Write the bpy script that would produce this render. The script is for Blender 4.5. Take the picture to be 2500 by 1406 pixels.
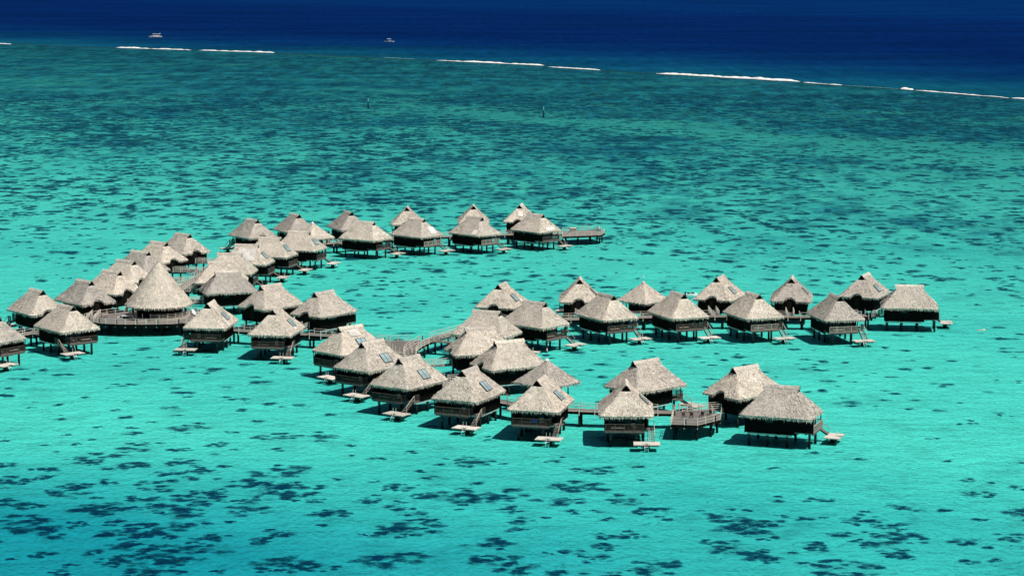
import bpy, math, random
from math import sin, cos, pi, radians, sqrt, atan2, hypot
from mathutils import Vector, noise

for o in list(bpy.data.objects):
    bpy.data.objects.remove(o)
S = bpy.context.scene
COL = S.collection

# ------------------------------------------------------------------ camera
cam = bpy.data.cameras.new('camera')
cam_o = bpy.data.objects.new('camera', cam)
COL.objects.link(cam_o)
CAM_H = 70.0
PITCH = 0.1426
FPX = 5462.0
cam_o.location = (0, 0, CAM_H)
cam_o.rotation_euler = (pi / 2 - PITCH, 0, 0)
cam.sensor_width = 36.0
cam.lens = 36.0 * FPX / 2500.0
cam.clip_start = 1.0
cam.clip_end = 200000.0
S.camera = cam_o

# ------------------------------------------------------------------ sky and sun
SUN_EL = radians(60)
SUN_AZ = radians(124)          # clockwise from +Y: high, from the right and a little behind the viewer
w = bpy.data.worlds.new('World')
S.world = w
w.use_nodes = True
nt = w.node_tree
nt.nodes.clear()
sky = nt.nodes.new('ShaderNodeTexSky')
sky.sky_type = 'NISHITA'
sky.sun_disc = False
sky.sun_elevation = SUN_EL
sky.sun_rotation = SUN_AZ
bg = nt.nodes.new('ShaderNodeBackground')
bg.inputs['Strength'].default_value = 0.05
out = nt.nodes.new('ShaderNodeOutputWorld')
nt.links.new(sky.outputs[0], bg.inputs[0])
nt.links.new(bg.outputs[0], out.inputs[0])

sun = bpy.data.lights.new('sun', 'SUN')
sun.energy = 5.0
sun.angle = radians(0.5)
sun.color = (1.0, 0.965, 0.91)
sun_o = bpy.data.objects.new('sun', sun)
COL.objects.link(sun_o)
Ls = Vector((cos(SUN_EL) * sin(SUN_AZ), cos(SUN_EL) * cos(SUN_AZ), sin(SUN_EL)))
sun_o.rotation_euler = Ls.to_track_quat('Z', 'Y').to_euler()
sun_o.location = (60, 200, 200)

S.view_settings.view_transform = 'Standard'
S.view_settings.look = 'None'
S.view_settings.exposure = 0.1
S.view_settings.gamma = 1.0
S.cycles.max_bounces = 6
S.cycles.diffuse_bounces = 3
S.cycles.glossy_bounces = 2
S.cycles.transparent_max_bounces = 24
S.cycles.caustics_reflective = False
S.cycles.caustics_refractive = False

R = random.Random(7)

# ------------------------------------------------------------------ helpers
class MB:
    """collects faces, becomes one mesh"""
    def __init__(s):
        s.v = []; s.f = []; s.uv = []
    def face(s, pts, uvs=None):
        b = len(s.v)
        s.v.extend([tuple(p) for p in pts])
        s.f.append(tuple(range(b, b + len(pts))))
        s.uv.extend(uvs if uvs else [(p[0] + .37 * p[2], p[1] + .61 * p[2]) for p in pts])
    def box(s, x0, x1, y0, y1, z0, z1):
        c = [(x0, y0, z0), (x1, y0, z0), (x1, y1, z0), (x0, y1, z0), (x0, y0, z1), (x1, y0, z1), (x1, y1, z1), (x0, y1, z1)]
        b = len(s.v); s.v.extend(c)
        for q in ((3, 2, 1, 0), (4, 5, 6, 7), (0, 1, 5, 4), (1, 2, 6, 5), (2, 3, 7, 6), (3, 0, 4, 7)):
            s.f.append(tuple(b + i for i in q))
            s.uv.extend([(c[i][0] + .37 * c[i][2], c[i][1] + .61 * c[i][2]) for i in q])
    def bar(s, a, b, w, h=None):
        """square bar from a to b, w wide, h high"""
        h = h or w
        a = Vector(a); b = Vector(b); d = (b - a)
        if d.length < 1e-6: return
        d.normalize()
        up = Vector((0, 0, 1)) if abs(d.z) < .95 else Vector((1, 0, 0))
        x = d.cross(up).normalized() * (w / 2); y = x.cross(d).normalized() * (h / 2)
        c = [p + i * x + j * y for p in (a, b) for i, j in ((-1, -1), (1, -1), (1, 1), (-1, 1))]
        k = len(s.v); s.v.extend([tuple(p) for p in c])
        for q in ((0, 1, 2, 3), (7, 6, 5, 4), (0, 4, 5, 1), (1, 5, 6, 2), (2, 6, 7, 3), (3, 7, 4, 0)):
            s.f.append(tuple(k + i for i in q))
            s.uv.extend([(c[i].x + .37 * c[i].z, c[i].y + .61 * c[i].z) for i in q])
    def tube(s, a, b, r0, r1=None, n=8, cap=True):
        r1 = r0 if r1 is None else r1
        a = Vector(a); b = Vector(b); d = (b - a).normalized()
        up = Vector((0, 0, 1)) if abs(d.z) < .95 else Vector((1, 0, 0))
        x = d.cross(up).normalized(); y = x.cross(d)
        A = [a + (cos(2 * pi * i / n) * x + sin(2 * pi * i / n) * y) * r0 for i in range(n)]
        B = [b + (cos(2 * pi * i / n) * x + sin(2 * pi * i / n) * y) * r1 for i in range(n)]
        for i in range(n):
            j = (i + 1) % n
            s.face([A[i], B[i], B[j], A[j]])
        if cap:
            s.face(list(B)[::-1]); s.face(list(A))
    def prism(s, poly, z0, z1):
        """poly counter-clockwise [(x,y)]"""
        n = len(poly)
        s.face([(x, y, z1) for x, y in poly], [(x, y) for x, y in poly])
        s.face([(x, y, z0) for x, y in reversed(poly)])
        for i in range(n):
            a = poly[i]; b = poly[(i + 1) % n]
            s.face([(a[0], a[1], z0), (b[0], b[1], z0), (b[0], b[1], z1), (a[0], a[1], z1)])
    def mesh(s, name, mat, smooth=False):
        m = bpy.data.meshes.new(name)
        m.from_pydata(s.v, [], s.f)
        uv = m.uv_layers.new(name='UVMap')
        flat = [c for p in s.uv for c in p]
        uv.data.foreach_set('uv', flat)
        m.materials.append(mat)
        if smooth:
            m.polygons.foreach_set('use_smooth', [True] * len(m.polygons))
        m.update()
        return m

def link(name, mesh, parent=None, loc=None, rz=0.0):
    o = bpy.data.objects.new(name, mesh)
    COL.objects.link(o)
    if parent: o.parent = parent
    if loc: o.location = loc
    if rz: o.rotation_euler = (0, 0, rz)
    return o

def tag(o, label=None, cat=None, group=None, kind=None):
    if label: o['label'] = label
    if cat: o['category'] = cat
    if group: o['group'] = group
    if kind: o['kind'] = kind
    return o

# ------------------------------------------------------------------ materials
def mat(name):
    m = bpy.data.materials.new(name); m.use_nodes = True
    n = m.node_tree
    n.nodes.clear()
    return m, n
def nd(n, t, **k):
    x = n.nodes.new(t)
    for a, b in k.items():
        if a in x.inputs.keys(): x.inputs[a].default_value = b
        else: setattr(x, a, b)
    return x
def ramp(n, src, stops, interp='LINEAR'):
    r = n.nodes.new('ShaderNodeValToRGB')
    r.color_ramp.interpolation = interp
    e = r.color_ramp.elements
    while len(e) < len(stops): e.new(.5)
    for i, (p, c) in enumerate(stops):
        e[i].position = p
        e[i].color = (c, c, c, 1) if isinstance(c, (int, float)) else (*c, 1)
    n.links.new(src, r.inputs[0])
    return r.outputs[0]
def mix(n, f, a, b, blend='MIX'):
    x = n.nodes.new('ShaderNodeMix'); x.data_type = 'RGBA'; x.blend_type = blend
    for sock, val in ((x.inputs[0], f), (x.inputs[6], a), (x.inputs[7], b)):
        if isinstance(val, (int, float)): sock.default_value = val
        elif isinstance(val, tuple): sock.default_value = (*val, 1)
        else: n.links.new(val, sock)
    return x.outputs[2]
def math_(n, op, a, b=None, c=None, clamp=False):
    x = n.nodes.new('ShaderNodeMath'); x.operation = op; x.use_clamp = clamp
    for i, val in enumerate((a, b, c)):
        if val is None: continue
        if isinstance(val, (int, float)): x.inputs[i].default_value = val
        else: n.links.new(val, x.inputs[i])
    return x.outputs[0]
def coords(n, kind='Object', scale=(1, 1, 1)):
    tc = n.nodes.new('ShaderNodeTexCoord'); mp = n.nodes.new('ShaderNodeMapping')
    mp.inputs['Scale'].default_value = scale
    n.links.new(tc.outputs[kind], mp.inputs[0])
    return mp.outputs[0]
def noise_(n, vec, scale, detail=3, rough=.55, dist=0):
    x = nd(n, 'ShaderNodeTexNoise', Scale=scale, Detail=detail, Roughness=rough, Distortion=dist)
    n.links.new(vec, x.inputs['Vector'])
    return x.outputs['Fac']
def surf(n, color, rough=.8, spec=.2, bump=None, bstr=.5, bdist=.05):
    b = nd(n, 'ShaderNodeBsdfPrincipled')
    b.inputs['Roughness'].default_value = rough
    b.inputs['Specular IOR Level'].default_value = spec
    if isinstance(color, tuple): b.inputs['Base Color'].default_value = (*color, 1)
    else: n.links.new(color, b.inputs['Base Color'])
    if bump is not None:
        bp = nd(n, 'ShaderNodeBump', Strength=bstr, Distance=bdist)
        n.links.new(bump, bp.inputs['Height']); n.links.new(bp.outputs[0], b.inputs['Normal'])
    o = nd(n, 'ShaderNodeOutputMaterial')
    n.links.new(b.outputs[0], o.inputs[0])
    return b

def thatch_mat(name, light, mid, dark):
    m, n = mat(name)
    oi = n.nodes.new('ShaderNodeObjectInfo')
    tc = n.nodes.new('ShaderNodeTexCoord')
    ad = n.nodes.new('ShaderNodeVectorMath'); ad.operation = 'ADD'
    cb = n.nodes.new('ShaderNodeCombineXYZ')
    r37 = math_(n, 'MULTIPLY', oi.outputs['Random'], 37.0)
    n.links.new(r37, cb.inputs[0]); n.links.new(r37, cb.inputs[1])
    n.links.new(tc.outputs['UV'], ad.inputs[0]); n.links.new(cb.outputs[0], ad.inputs[1])
    def mp(sc):
        q = n.nodes.new('ShaderNodeMapping'); q.inputs['Scale'].default_value = sc
        n.links.new(ad.outputs[0], q.inputs[0]); return q.outputs[0]
    streak = noise_(n, mp((3.4, 1.15, 1)), 1.0, 5, .72, .8)
    fine = noise_(n, mp((10, 3.2, 1)), 1.0, 3, .65)
    blot = noise_(n, mp((.45, .35, 1)), 1.0, 3, .6)
    c1 = ramp(n, streak, [(.31, dark), (.44, mid), (.60, light)])
    c2 = ramp(n, fine, [(.33, .52), (.50, 1.0), (.72, 1.10)])
    c3 = ramp(n, blot, [(.28, .70), (.52, 1.0), (.75, 1.12)])
    c = mix(n, 1.0, c1, c2, 'MULTIPLY'); c = mix(n, 1.0, c, c3, 'MULTIPLY')
    tone = ramp(n, oi.outputs['Random'], [(0, (.66, .67, .69)), (.3, (.84, .835, .83)), (1, (1.02, 1.0, .97))])
    c = mix(n, 1.0, c, tone, 'MULTIPLY')
    hgt = math_(n, 'ADD', streak, math_(n, 'MULTIPLY', fine, .6))
    surf(n, c, .95, .05, hgt, .7, .10)
    return m
M = {}
M['thatch'] = thatch_mat('thatch', (.715, .645, .555), (.59, .525, .445), (.205, .175, .15))
M['new_thatch'] = thatch_mat('new_thatch', (.93, .87, .78), (.88, .81, .71), (.66, .59, .49))

def wood(name, col, var=.5, sc=(1.2, 9, 9), planks=0, rough=.75, bs=.3, spec=.2):
    m, n = mat(name)
    v = coords(n, 'UV', (sc[0], sc[1], 1))
    g = noise_(n, v, 1.0, 4, .6)
    d = tuple(c * (1 - var) for c in col); l = tuple(min(.9, c * (1 + .45 * var)) for c in col)
    c = ramp(n, g, [(.3, d), (.7, l)])
    hgt = g
    if planks:
        wv = nd(n, 'ShaderNodeTexWave', Scale=planks, Distortion=.0)
        wv.wave_type = 'BANDS'; wv.bands_direction = 'X'
        n.links.new(coords(n, 'UV'), wv.inputs['Vector'])
        j = ramp(n, wv.outputs['Fac'], [(0, .35), (.12, 1)])
        c = mix(n, 1.0, c, j, 'MULTIPLY')
        hgt = math_(n, 'ADD', math_(n, 'MULTIPLY', g, .3), j)
    oi = n.nodes.new('ShaderNodeObjectInfo')
    c = mix(n, 1.0, c, ramp(n, oi.outputs['Random'], [(0, .82), (1, 1.12)]), 'MULTIPLY')
    surf(n, c, rough, spec, hgt, bs, .02)
    return m
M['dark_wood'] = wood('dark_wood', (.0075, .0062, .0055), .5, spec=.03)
M['rail_wood'] = wood('rail_wood', (.10, .078, .064), .5)
M['pale_wood'] = wood('pale_wood', (.46, .39, .33), .35)
M['deck_wood'] = wood('deck_wood', (.215, .188, .168), .45, (.7, 3.0, 1), planks=1.6)
M['platform_wood'] = wood('platform_wood', (.66, .59, .51), .25, (2, 2, 1), planks=2.0)
M['post_wood'] = wood('post_wood', (.72, .65, .56), .25)
M['door_wood'] = wood('door_wood', (.014, .011, .009), .4, spec=.05)
M['step_wood'] = wood('step_wood', (.30, .255, .215), .4)
M['beam_paint'] = wood('beam_paint', (.60, .64, .62), .2)

def pile_mat():
    m, n = mat('pile_concrete')
    v = coords(n, 'Object')
    g = noise_(n, v, 3.0, 4)
    sx = n.nodes.new('ShaderNodeSeparateXYZ'); n.links.new(v, sx.inputs[0])
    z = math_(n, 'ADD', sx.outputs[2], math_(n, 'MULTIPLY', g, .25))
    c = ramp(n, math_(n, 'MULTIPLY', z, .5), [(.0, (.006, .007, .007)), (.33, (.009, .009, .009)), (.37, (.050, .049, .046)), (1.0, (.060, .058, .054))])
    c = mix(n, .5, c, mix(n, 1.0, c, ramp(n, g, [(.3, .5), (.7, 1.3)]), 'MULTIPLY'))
    surf(n, c, .8, .25, g, .3, .03)
    return m
M['pile'] = pile_mat()

def plain(name, col, rough=.6, spec=.3, var=.15, sc=3.0):
    m, n = mat(name)
    g = noise_(n, coords(n, 'Object'), sc, 3)
    c = ramp(n, g, [(.3, tuple(x * (1 - var) for x in col)), (.7, tuple(min(.95, x * (1 + var)) for x in col))])
    surf(n, c, rough, spec)
    return m
M['white'] = plain('white_paint', (.78, .77, .74), .45, .4, .06)
M['black'] = plain('black_void', (.006, .006, .007), .9, .0)
M['glass_dark'] = plain('window_glass', (.010, .028, .032), .15, .35, .6, .9)
M['skylight_glass'] = plain('skylight_glass', (.23, .315, .32), .45, .15, .25, .8)
M['frame_dark'] = plain('dark_frame', (.07, .05, .045), .6, .2)
M['fabric'] = plain('pale_cushion', (.55, .50, .45), .9, .1)
M['blue_fabric'] = plain('blue_towel', (.02, .05, .22), .9, .1)
M['metal'] = plain('pole_metal', (.20, .22, .22), .4, .5)
M['mark_green'] = plain('green_marker_paint', (.16, .66, .52), .5, .3)
M['mark_dark'] = plain('dark_marker_paint', (.012, .02, .022), .6, .3)
M['gel'] = plain('boat_gelcoat', (.80, .80, .77), .25, .5, .04)
M['boat_dark'] = plain('boat_dark_trim', (.02, .025, .04), .4, .4)  # dark colour of windscreen, seats and outboard motors
M['boat_teal'] = plain('boat_grey_hull', (.30, .40, .40), .35, .4)
M['skin'] = plain('skin', (.56, .36, .26), .6, .3, .08)
M['hair'] = plain('dark_hair', (.012, .010, .010), .6, .3)
M['cloth'] = plain('pale_shirt', (.62, .56, .52), .9, .1, .08)

def foam_mat():
    m, n = mat('sea_foam')
    g = noise_(n, coords(n, 'Object'), .6, 5, .7)
    c = ramp(n, g, [(.3, (.60, .64, .63)), (.5, (.84, .81, .76))])
    surf(n, c, .9, .1, g, .6, .3)
    return m
M['foam'] = foam_mat()

# ------------------------------------------------------------------ pixel to world (to lay things out on their real planes)
CX, CY = 1250.0, 703.0
def U(px, py, z=0.0):
    c, s = cos(PITCH), sin(PITCH)
    u = (px - CX) / FPX; v = (py - CY) / FPX
    dy = c - v * s; dz = -s - v * c
    t = (z - CAM_H) / dz
    return (u * t, dy * t)

# ------------------------------------------------------------------ the lagoon, the reef and the ocean
REEF = [(-2600, 4600), (-1500, 3200), (-900, 2520), (-572, 2165), (-470, 2062), (-344, 1957), (-272, 1900), (-196, 1846), (-98, 1738), (-56, 1692),
        (22, 1607), (60, 1531), (96, 1484), (176, 1378), (197, 1339), (225, 1299), (273, 1194), (299, 1127), (380, 930), (520, 600), (640, 200), (700, -300)]
SEA_Z = -0.55
def _ragged(p):
    r = []
    for a, b in zip(p, p[1:]):
        L = hypot(b[0] - a[0], b[1] - a[1]); n = max(1, int(L / 14)) if 900 < a[1] < 2600 else 1
        for i in range(n):
            t = i / n; x, y = a[0] + (b[0] - a[0]) * t, a[1] + (b[1] - a[1]) * t
            j = 7 * noise.noise(Vector((x * .02, y * .02, 2))) + 5 * noise.noise(Vector((x * .09, y * .09, 6))) if n > 1 else 0
            r.append((x + .7 * j, y + .7 * j))
    return r + [p[-1]]
REEF = _ragged(REEF)

def sea_bed_mat():
    m, n = mat('sand_and_reef')
    v = coords(n, 'Object')
    sx = n.nodes.new('ShaderNodeSeparateXYZ'); n.links.new(v, sx.inputs[0])
    X, Y = sx.outputs[0], sx.outputs[1]
    # distance across the lagoon towards the reef, tilted as the reef is
    dr = math_(n, 'ADD', Y, math_(n, 'MULTIPLY', X, .75))
    big = noise_(n, v, .009, 3, .5)
    midn = noise_(n, v, .055, 3, .55)
    sand = ramp(n, midn, [(.3, (.66, .665, .626)), (.7, (.795, .775, .72))])
    rip = noise_(n, v, 1.3, 3, .6)
    sand = mix(n, 1.0, sand, ramp(n, rip, [(.3, .86), (.7, 1.08)]), 'MULTIPLY')
    soft = noise_(n, coords(n, 'Object', (1, .6, 1)), .16, 4, .6)
    sand = mix(n, 1.0, sand, ramp(n, soft, [(.30, .80), (.46, 1.0)]), 'MULTIPLY')
    # weed and coral: streaky cover that grows towards the reef
    reefc = mix(n, ramp(n, noise_(n, v, .035, 4, .65), [(.38, 0.), (.62, 1.)]), (.04, .095, .175), (.16, .235, .29))
    mott = noise_(n, coords(n, 'Object', (1, .22, 1)), .12, 4, .7)
    reefc = mix(n, 1.0, reefc, ramp(n, mott, [(.34, .45), (.66, 1.75)]), 'MULTIPLY')
    pat = noise_(n, coords(n, 'Object', (1, .75, 1)), .17, 4, .65, .5)
    pat2 = noise_(n, coords(n, 'Object', (1, .45, 1)), .05, 4, .65, .4)
    comb = math_(n, 'ADD', math_(n, 'MULTIPLY', pat, .45), math_(n, 'MULTIPLY', pat2, .55))
    cov = ramp(n, math_(n, 'MULTIPLY_ADD', dr, 1 / 1000.0, -.52), [(0., 0.), (.10, .05), (.30, .11), (.55, .17), (.8, .23), (1., .25)])
    cov = math_(n, 'ADD', cov, math_(n, 'MULTIPLY', math_(n, 'SUBTRACT', big, .5), .45))
    # a winding channel of clean sand
    dc = math_(n, 'ADD', math_(n, 'MULTIPLY', math_(n, 'SUBTRACT', X, 15.), .783), math_(n, 'MULTIPLY', math_(n, 'SUBTRACT', Y, 1050.), .622))
    dc = math_(n, 'ABSOLUTE', math_(n, 'ADD', dc, math_(n, 'MULTIPLY', math_(n, 'SUBTRACT', noise_(n, v, .012, 3), .5), 90.)))
    ch = ramp(n, math_(n, 'MULTIPLY', dc, 1 / 42.), [(.15, 1.), (1., 0.)])
    ch = math_(n, 'MULTIPLY', ch, math_(n, 'MULTIPLY_ADD', X, 1 / 90., .9, clamp=True))
    cov = math_(n, 'SUBTRACT', cov, math_(n, 'MULTIPLY', ch, .22))
    th = math_(n, 'SUBTRACT', math_(n, 'ADD', comb, cov), .60)
    f = ramp(n, math_(n, 'MULTIPLY_ADD', th, 6.0, .35), [(0., 0.), (1., 1.)])
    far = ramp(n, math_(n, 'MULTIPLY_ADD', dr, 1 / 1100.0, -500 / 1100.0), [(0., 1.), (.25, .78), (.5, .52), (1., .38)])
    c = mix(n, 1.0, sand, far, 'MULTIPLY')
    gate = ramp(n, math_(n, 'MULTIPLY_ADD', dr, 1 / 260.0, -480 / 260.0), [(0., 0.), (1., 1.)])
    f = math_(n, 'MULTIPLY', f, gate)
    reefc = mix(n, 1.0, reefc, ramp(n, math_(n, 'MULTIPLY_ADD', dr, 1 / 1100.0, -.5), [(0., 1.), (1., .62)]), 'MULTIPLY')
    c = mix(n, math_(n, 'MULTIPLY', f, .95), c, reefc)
    surf(n, c, .95, .0)
    return m
M['sea_bed'] = sea_bed_mat()

def coral_mat():
    m, n = mat('coral')
    v = coords(n, 'Object')
    uv = coords(n, 'UV'); su = n.nodes.new('ShaderNodeSeparateXYZ'); n.links.new(uv, su.inputs[0])
    g = noise_(n, v, .8, 3, .7)
    g2 = noise_(n, v, .035, 2)
    c = ramp(n, g, [(.30, (.010, .050, .115)), (.55, (.030, .095, .17)), (.78, (.18, .16, .15))])
    c = mix(n, ramp(n, g2, [(.4, 0.), (.65, .6)]), c, (.03, .075, .17))
    # ragged thin rim: the growth breaks up into the sand
    e = math_(n, 'SUBTRACT', 1.0, su.outputs[1])
    rag = noise_(n, coords(n, 'Object', (1, 1.4, 1)), 1.5, 4, .7)
    e = math_(n, 'ADD', e, math_(n, 'MULTIPLY', math_(n, 'SUBTRACT', rag, .5), 1.5))
    f = ramp(n, e, [(.02, 0.), (.62, .95)])
    gaps = noise_(n, coords(n, 'Object', (1, 1.3, 1)), .75, 4, .7)
    f = math_(n, 'MULTIPLY', f, ramp(n, gaps, [(.36, .30), (.54, 1.)]))
    f = math_(n, 'MULTIPLY', f, su.outputs[0], clamp=True)
    d = nd(n, 'ShaderNodeBsdfDiffuse'); n.links.new(c, d.inputs[0])
    tr = nd(n, 'ShaderNodeBsdfTransparent')
    ms = nd(n, 'ShaderNodeMixShader'); n.links.new(f, ms.inputs[0]); n.links.new(tr.outputs[0], ms.inputs[1]); n.links.new(d.outputs[0], ms.inputs[2])
    o = nd(n, 'ShaderNodeOutputMaterial'); n.links.new(ms.outputs[0], o.inputs[0])
    return m
M['coral'] = coral_mat()

def lagoon_mat():
    m, n = mat('lagoon_water')
    v = coords(n, 'Object')
    sx = n.nodes.new('ShaderNodeSeparateXYZ'); n.links.new(v, sx.inputs[0])
    dp = noise_(n, v, .010, 3, .55)
    shallow = (.30, .915, .862); deep = (.10, .60, .68)
    # near water tinted for depth and painted-in vignette, most at left; deeper towards reef
    near = math_(n, 'MULTIPLY_ADD', sx.outputs[1], -1 / 75.0, 335 / 75.0, clamp=True)
    west = math_(n, 'MULTIPLY_ADD', sx.outputs[0], -1 / 90.0, .35, clamp=True)
    k = math_(n, 'MULTIPLY', near, math_(n, 'MULTIPLY_ADD', west, .75, .42))
    k = math_(n, 'ADD', k, math_(n, 'MULTIPLY', math_(n, 'SUBTRACT', dp, .47), 1.0), clamp=True)
    kf = math_(n, 'MULTIPLY_ADD', math_(n, 'ADD', sx.outputs[1], math_(n, 'MULTIPLY', sx.outputs[0], .75)), 1 / 900., -650 / 900., clamp=True)
    k = math_(n, 'ADD', k, math_(n, 'MULTIPLY', kf, .32), clamp=True)
    tint = mix(n, k, shallow, deep)
    w1 = noise_(n, coords(n, 'Object', (1, .8, 1)), 1.1, 2, .6)
    w2 = noise_(n, coords(n, 'Object', (.8, 1, 1)), .28, 2, .5)
    hgt = math_(n, 'ADD', math_(n, 'MULTIPLY', w1, .5), math_(n, 'MULTIPLY', w2, .9))
    bp = nd(n, 'ShaderNodeBump', Strength=1.0, Distance=.7)
    n.links.new(hgt, bp.inputs['Height'])
    tr = nd(n, 'ShaderNodeBsdfTransparent'); n.links.new(tint, tr.inputs[0])
    gl = nd(n, 'ShaderNodeBsdfGlossy', Roughness=.10); gl.inputs['Color'].default_value = (.06, .22, .36, 1)
    n.links.new(bp.outputs[0], gl.inputs['Normal'])
    fr = nd(n, 'ShaderNodeFresnel', IOR=1.33); n.links.new(bp.outputs[0], fr.inputs['Normal'])
    fac = math_(n, 'MULTIPLY', fr.outputs[0], .62, clamp=True)
    ms = nd(n, 'ShaderNodeMixShader')
    n.links.new(fac, ms.inputs[0]); n.links.new(tr.outputs[0], ms.inputs[1]); n.links.new(gl.outputs[0], ms.inputs[2])
    o = nd(n, 'ShaderNodeOutputMaterial'); n.links.new(ms.outputs[0], o.inputs[0])
    return m
M['lagoon'] = lagoon_mat()

def ocean_mat():
    m, n = mat('ocean_water')
    uv = coords(n, 'UV'); v = coords(n, 'Object')
    sx = n.nodes.new('ShaderNodeSeparateXYZ'); n.links.new(uv, sx.inputs[0])
    d = math_(n, 'ADD', sx.outputs[1], math_(n, 'MULTIPLY', math_(n, 'SUBTRACT', noise_(n, v, .006, 3), .5), 240.))
    c = ramp(n, math_(n, 'MULTIPLY', d, 1 / 1400.), [(0., (.003, .060, .095)), (.04, (.0018, .042, .090)), (.13, (.0008, .018, .074)), (.26, (.0005, .0095, .060)), (.8, (.0006, .0105, .066)), (1., (.0006, .016, .080))])
    band = noise_(n, coords(n, 'Object', (.35, 1, 1)), .010, 4, .6)
    c = mix(n, 1.0, c, ramp(n, band, [(.3, .72), (.7, 1.3)]), 'MULTIPLY')
    rp = noise_(n, coords(n, 'Object', (1, .16, 1)), .10, 5, .75)
    c = mix(n, 1.0, c, ramp(n, rp, [(.3, .68), (.7, 1.30)]), 'MULTIPLY')
    d_ = nd(n, 'ShaderNodeBsdfDiffuse'); n.links.new(c, d_.inputs[0])
    g_ = nd(n, 'ShaderNodeBsdfGlossy', Roughness=.35); g_.inputs['Color'].default_value = (.03, .20, .60, 1)
    bp = nd(n, 'ShaderNodeBump', Strength=1.0, Distance=1.2); n.links.new(rp, bp.inputs['Height']); n.links.new(bp.outputs[0], g_.inputs['Normal'])
    ms = nd(n, 'ShaderNodeMixShader'); ms.inputs[0].default_value = .10
    n.links.new(d_.outputs[0], ms.inputs[1]); n.links.new(g_.outputs[0], ms.inputs[2])
    o = nd(n, 'ShaderNodeOutputMaterial'); n.links.new(ms.outputs[0], o.inputs[0])
    return m
M['ocean'] = ocean_mat()

def strip(name, inner, outer, z, material, nv=1, uvdist=True):
    mb = MB()
    for i in range(len(inner) - 1):
        for k in range(nv):
            t0, t1 = k / nv, (k + 1) / nv
            def P(i, t):
                a, b = inner[i], outer[i]
                return (a[0] + (b[0] - a[0]) * t, a[1] + (b[1] - a[1]) * t, z)
            q = [P(i, t0), P(i + 1, t0), P(i + 1, t1), P(i, t1)]
            def D(i, t): return hypot(outer[i][0] - inner[i][0], outer[i][1] - inner[i][1]) * t
            mb.face(q, [(i, D(i, t0)), (i + 1, D(i + 1, t0)), (i + 1, D(i + 1, t1)), (i, D(i, t1))])
    o = link(name, mb.mesh(name, material))
    return o

def off(p, d):
    """offset of reef points to the ocean side"""
    res = []
    for i in range(len(p)):
        a = p[max(0, i - 1)]; b = p[min(len(p) - 1, i + 1)]
        tx, ty = b[0] - a[0], b[1] - a[1]; L = hypot(tx, ty)
        res.append((p[i][0] - ty / L * d, p[i][1] + tx / L * d))
    return res
# normals of the reef line point to the ocean (right/away)
ocean_side = [(p[0] + 1.0 * 60000, p[1] + .8 * 60000) for p in REEF]
near_ocean = [(x + 900 * .78, y + 900 * .62) for x, y in REEF]
mb = MB()
rings = [(0, 0.0), (40, 40.), (120, 120.), (300, 300.), (700, 700.), (1500, 1500.), (5000, 5000.), (60000, 60000.)]
for i in range(len(REEF) - 1):
    for (d0, v0), (d1, v1) in zip(rings, rings[1:]):
        def P(j, d): return (REEF[j][0] + d * .78, REEF[j][1] + d * .62, -.02)
        mb.face([P(i, d0), P(i, d1), P(i + 1, d1), P(i + 1, d0)][::-1], [(i, v0 * .86), (i, v1 * .86), (i + 1, v1 * .86), (i + 1, v0 * .86)][::-1])
# the rest of the sea, far to the left of the frame
tag(link('ocean', mb.mesh('ocean', M['ocean'])), kind='structure')

def fan(name, z, material):
    mb = MB()
    pts = [(-3200, 5200)] + REEF + [(700, -400), (-3200, -400)]
    mb.face([(x, y, z) for x, y in reversed(pts)])
    m = mb.mesh(name, material)
    return tag(link(name, m), kind='structure')
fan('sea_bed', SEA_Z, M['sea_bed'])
fan('lagoon_water', 0.0, M['lagoon'])

# coral heads: ragged low mounds on the sand, far too many to count
def coverage(x, y):
    tab = [(200, .21), (280, .21), (300, .11), (325, .05), (400, .045), (450, .075), (520, .12), (590, .24), (680, .36), (800, .48), (1000, .52), (1250, .35)]
    c = tab[-1][1]
    for (a, ca), (b, cb) in zip(tab, tab[1:]):
        if a <= y <= b: c = ca + (cb - ca) * (y - a) / (b - a); break
    if y < 200: c = .2
    cl = noise.noise(Vector((x * .028, y * .017, 3.1))) * 1.1 + noise.noise(Vector((x * .09, y * .06, 8.0))) * .7
    c *= max(0.0, 1.0 + 1.5 * cl) if y < 560 else max(.25, 1.0 + .9 * cl)
    dch = abs((x - 15) * .783 + (y - 1050) * .622 + noise.noise(Vector((x * .012, y * .012, 1))) * 40)
    if x > -60 and dch < 26: c *= max(.12, dch / 26)
    dl = abs((x - 11.6) * -.595 + (y - 636) * .804 - 6 * sin(x * .03)) if x > 0 else 99
    if dl < 5: c *= .12
    if y > 560: c *= max(.35, 1.15 + .9 * noise.noise(Vector((x * .012, y * .006, 5.5))))
    if x < -40 and 470 < y < 600: c *= .35
    if x > 15 and 298 < y < 350: c *= .3
    if x < -20 and 285 < y < 325: c *= 1.7
    if x > 40 and y < 300: c *= .7
    return c
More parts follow.
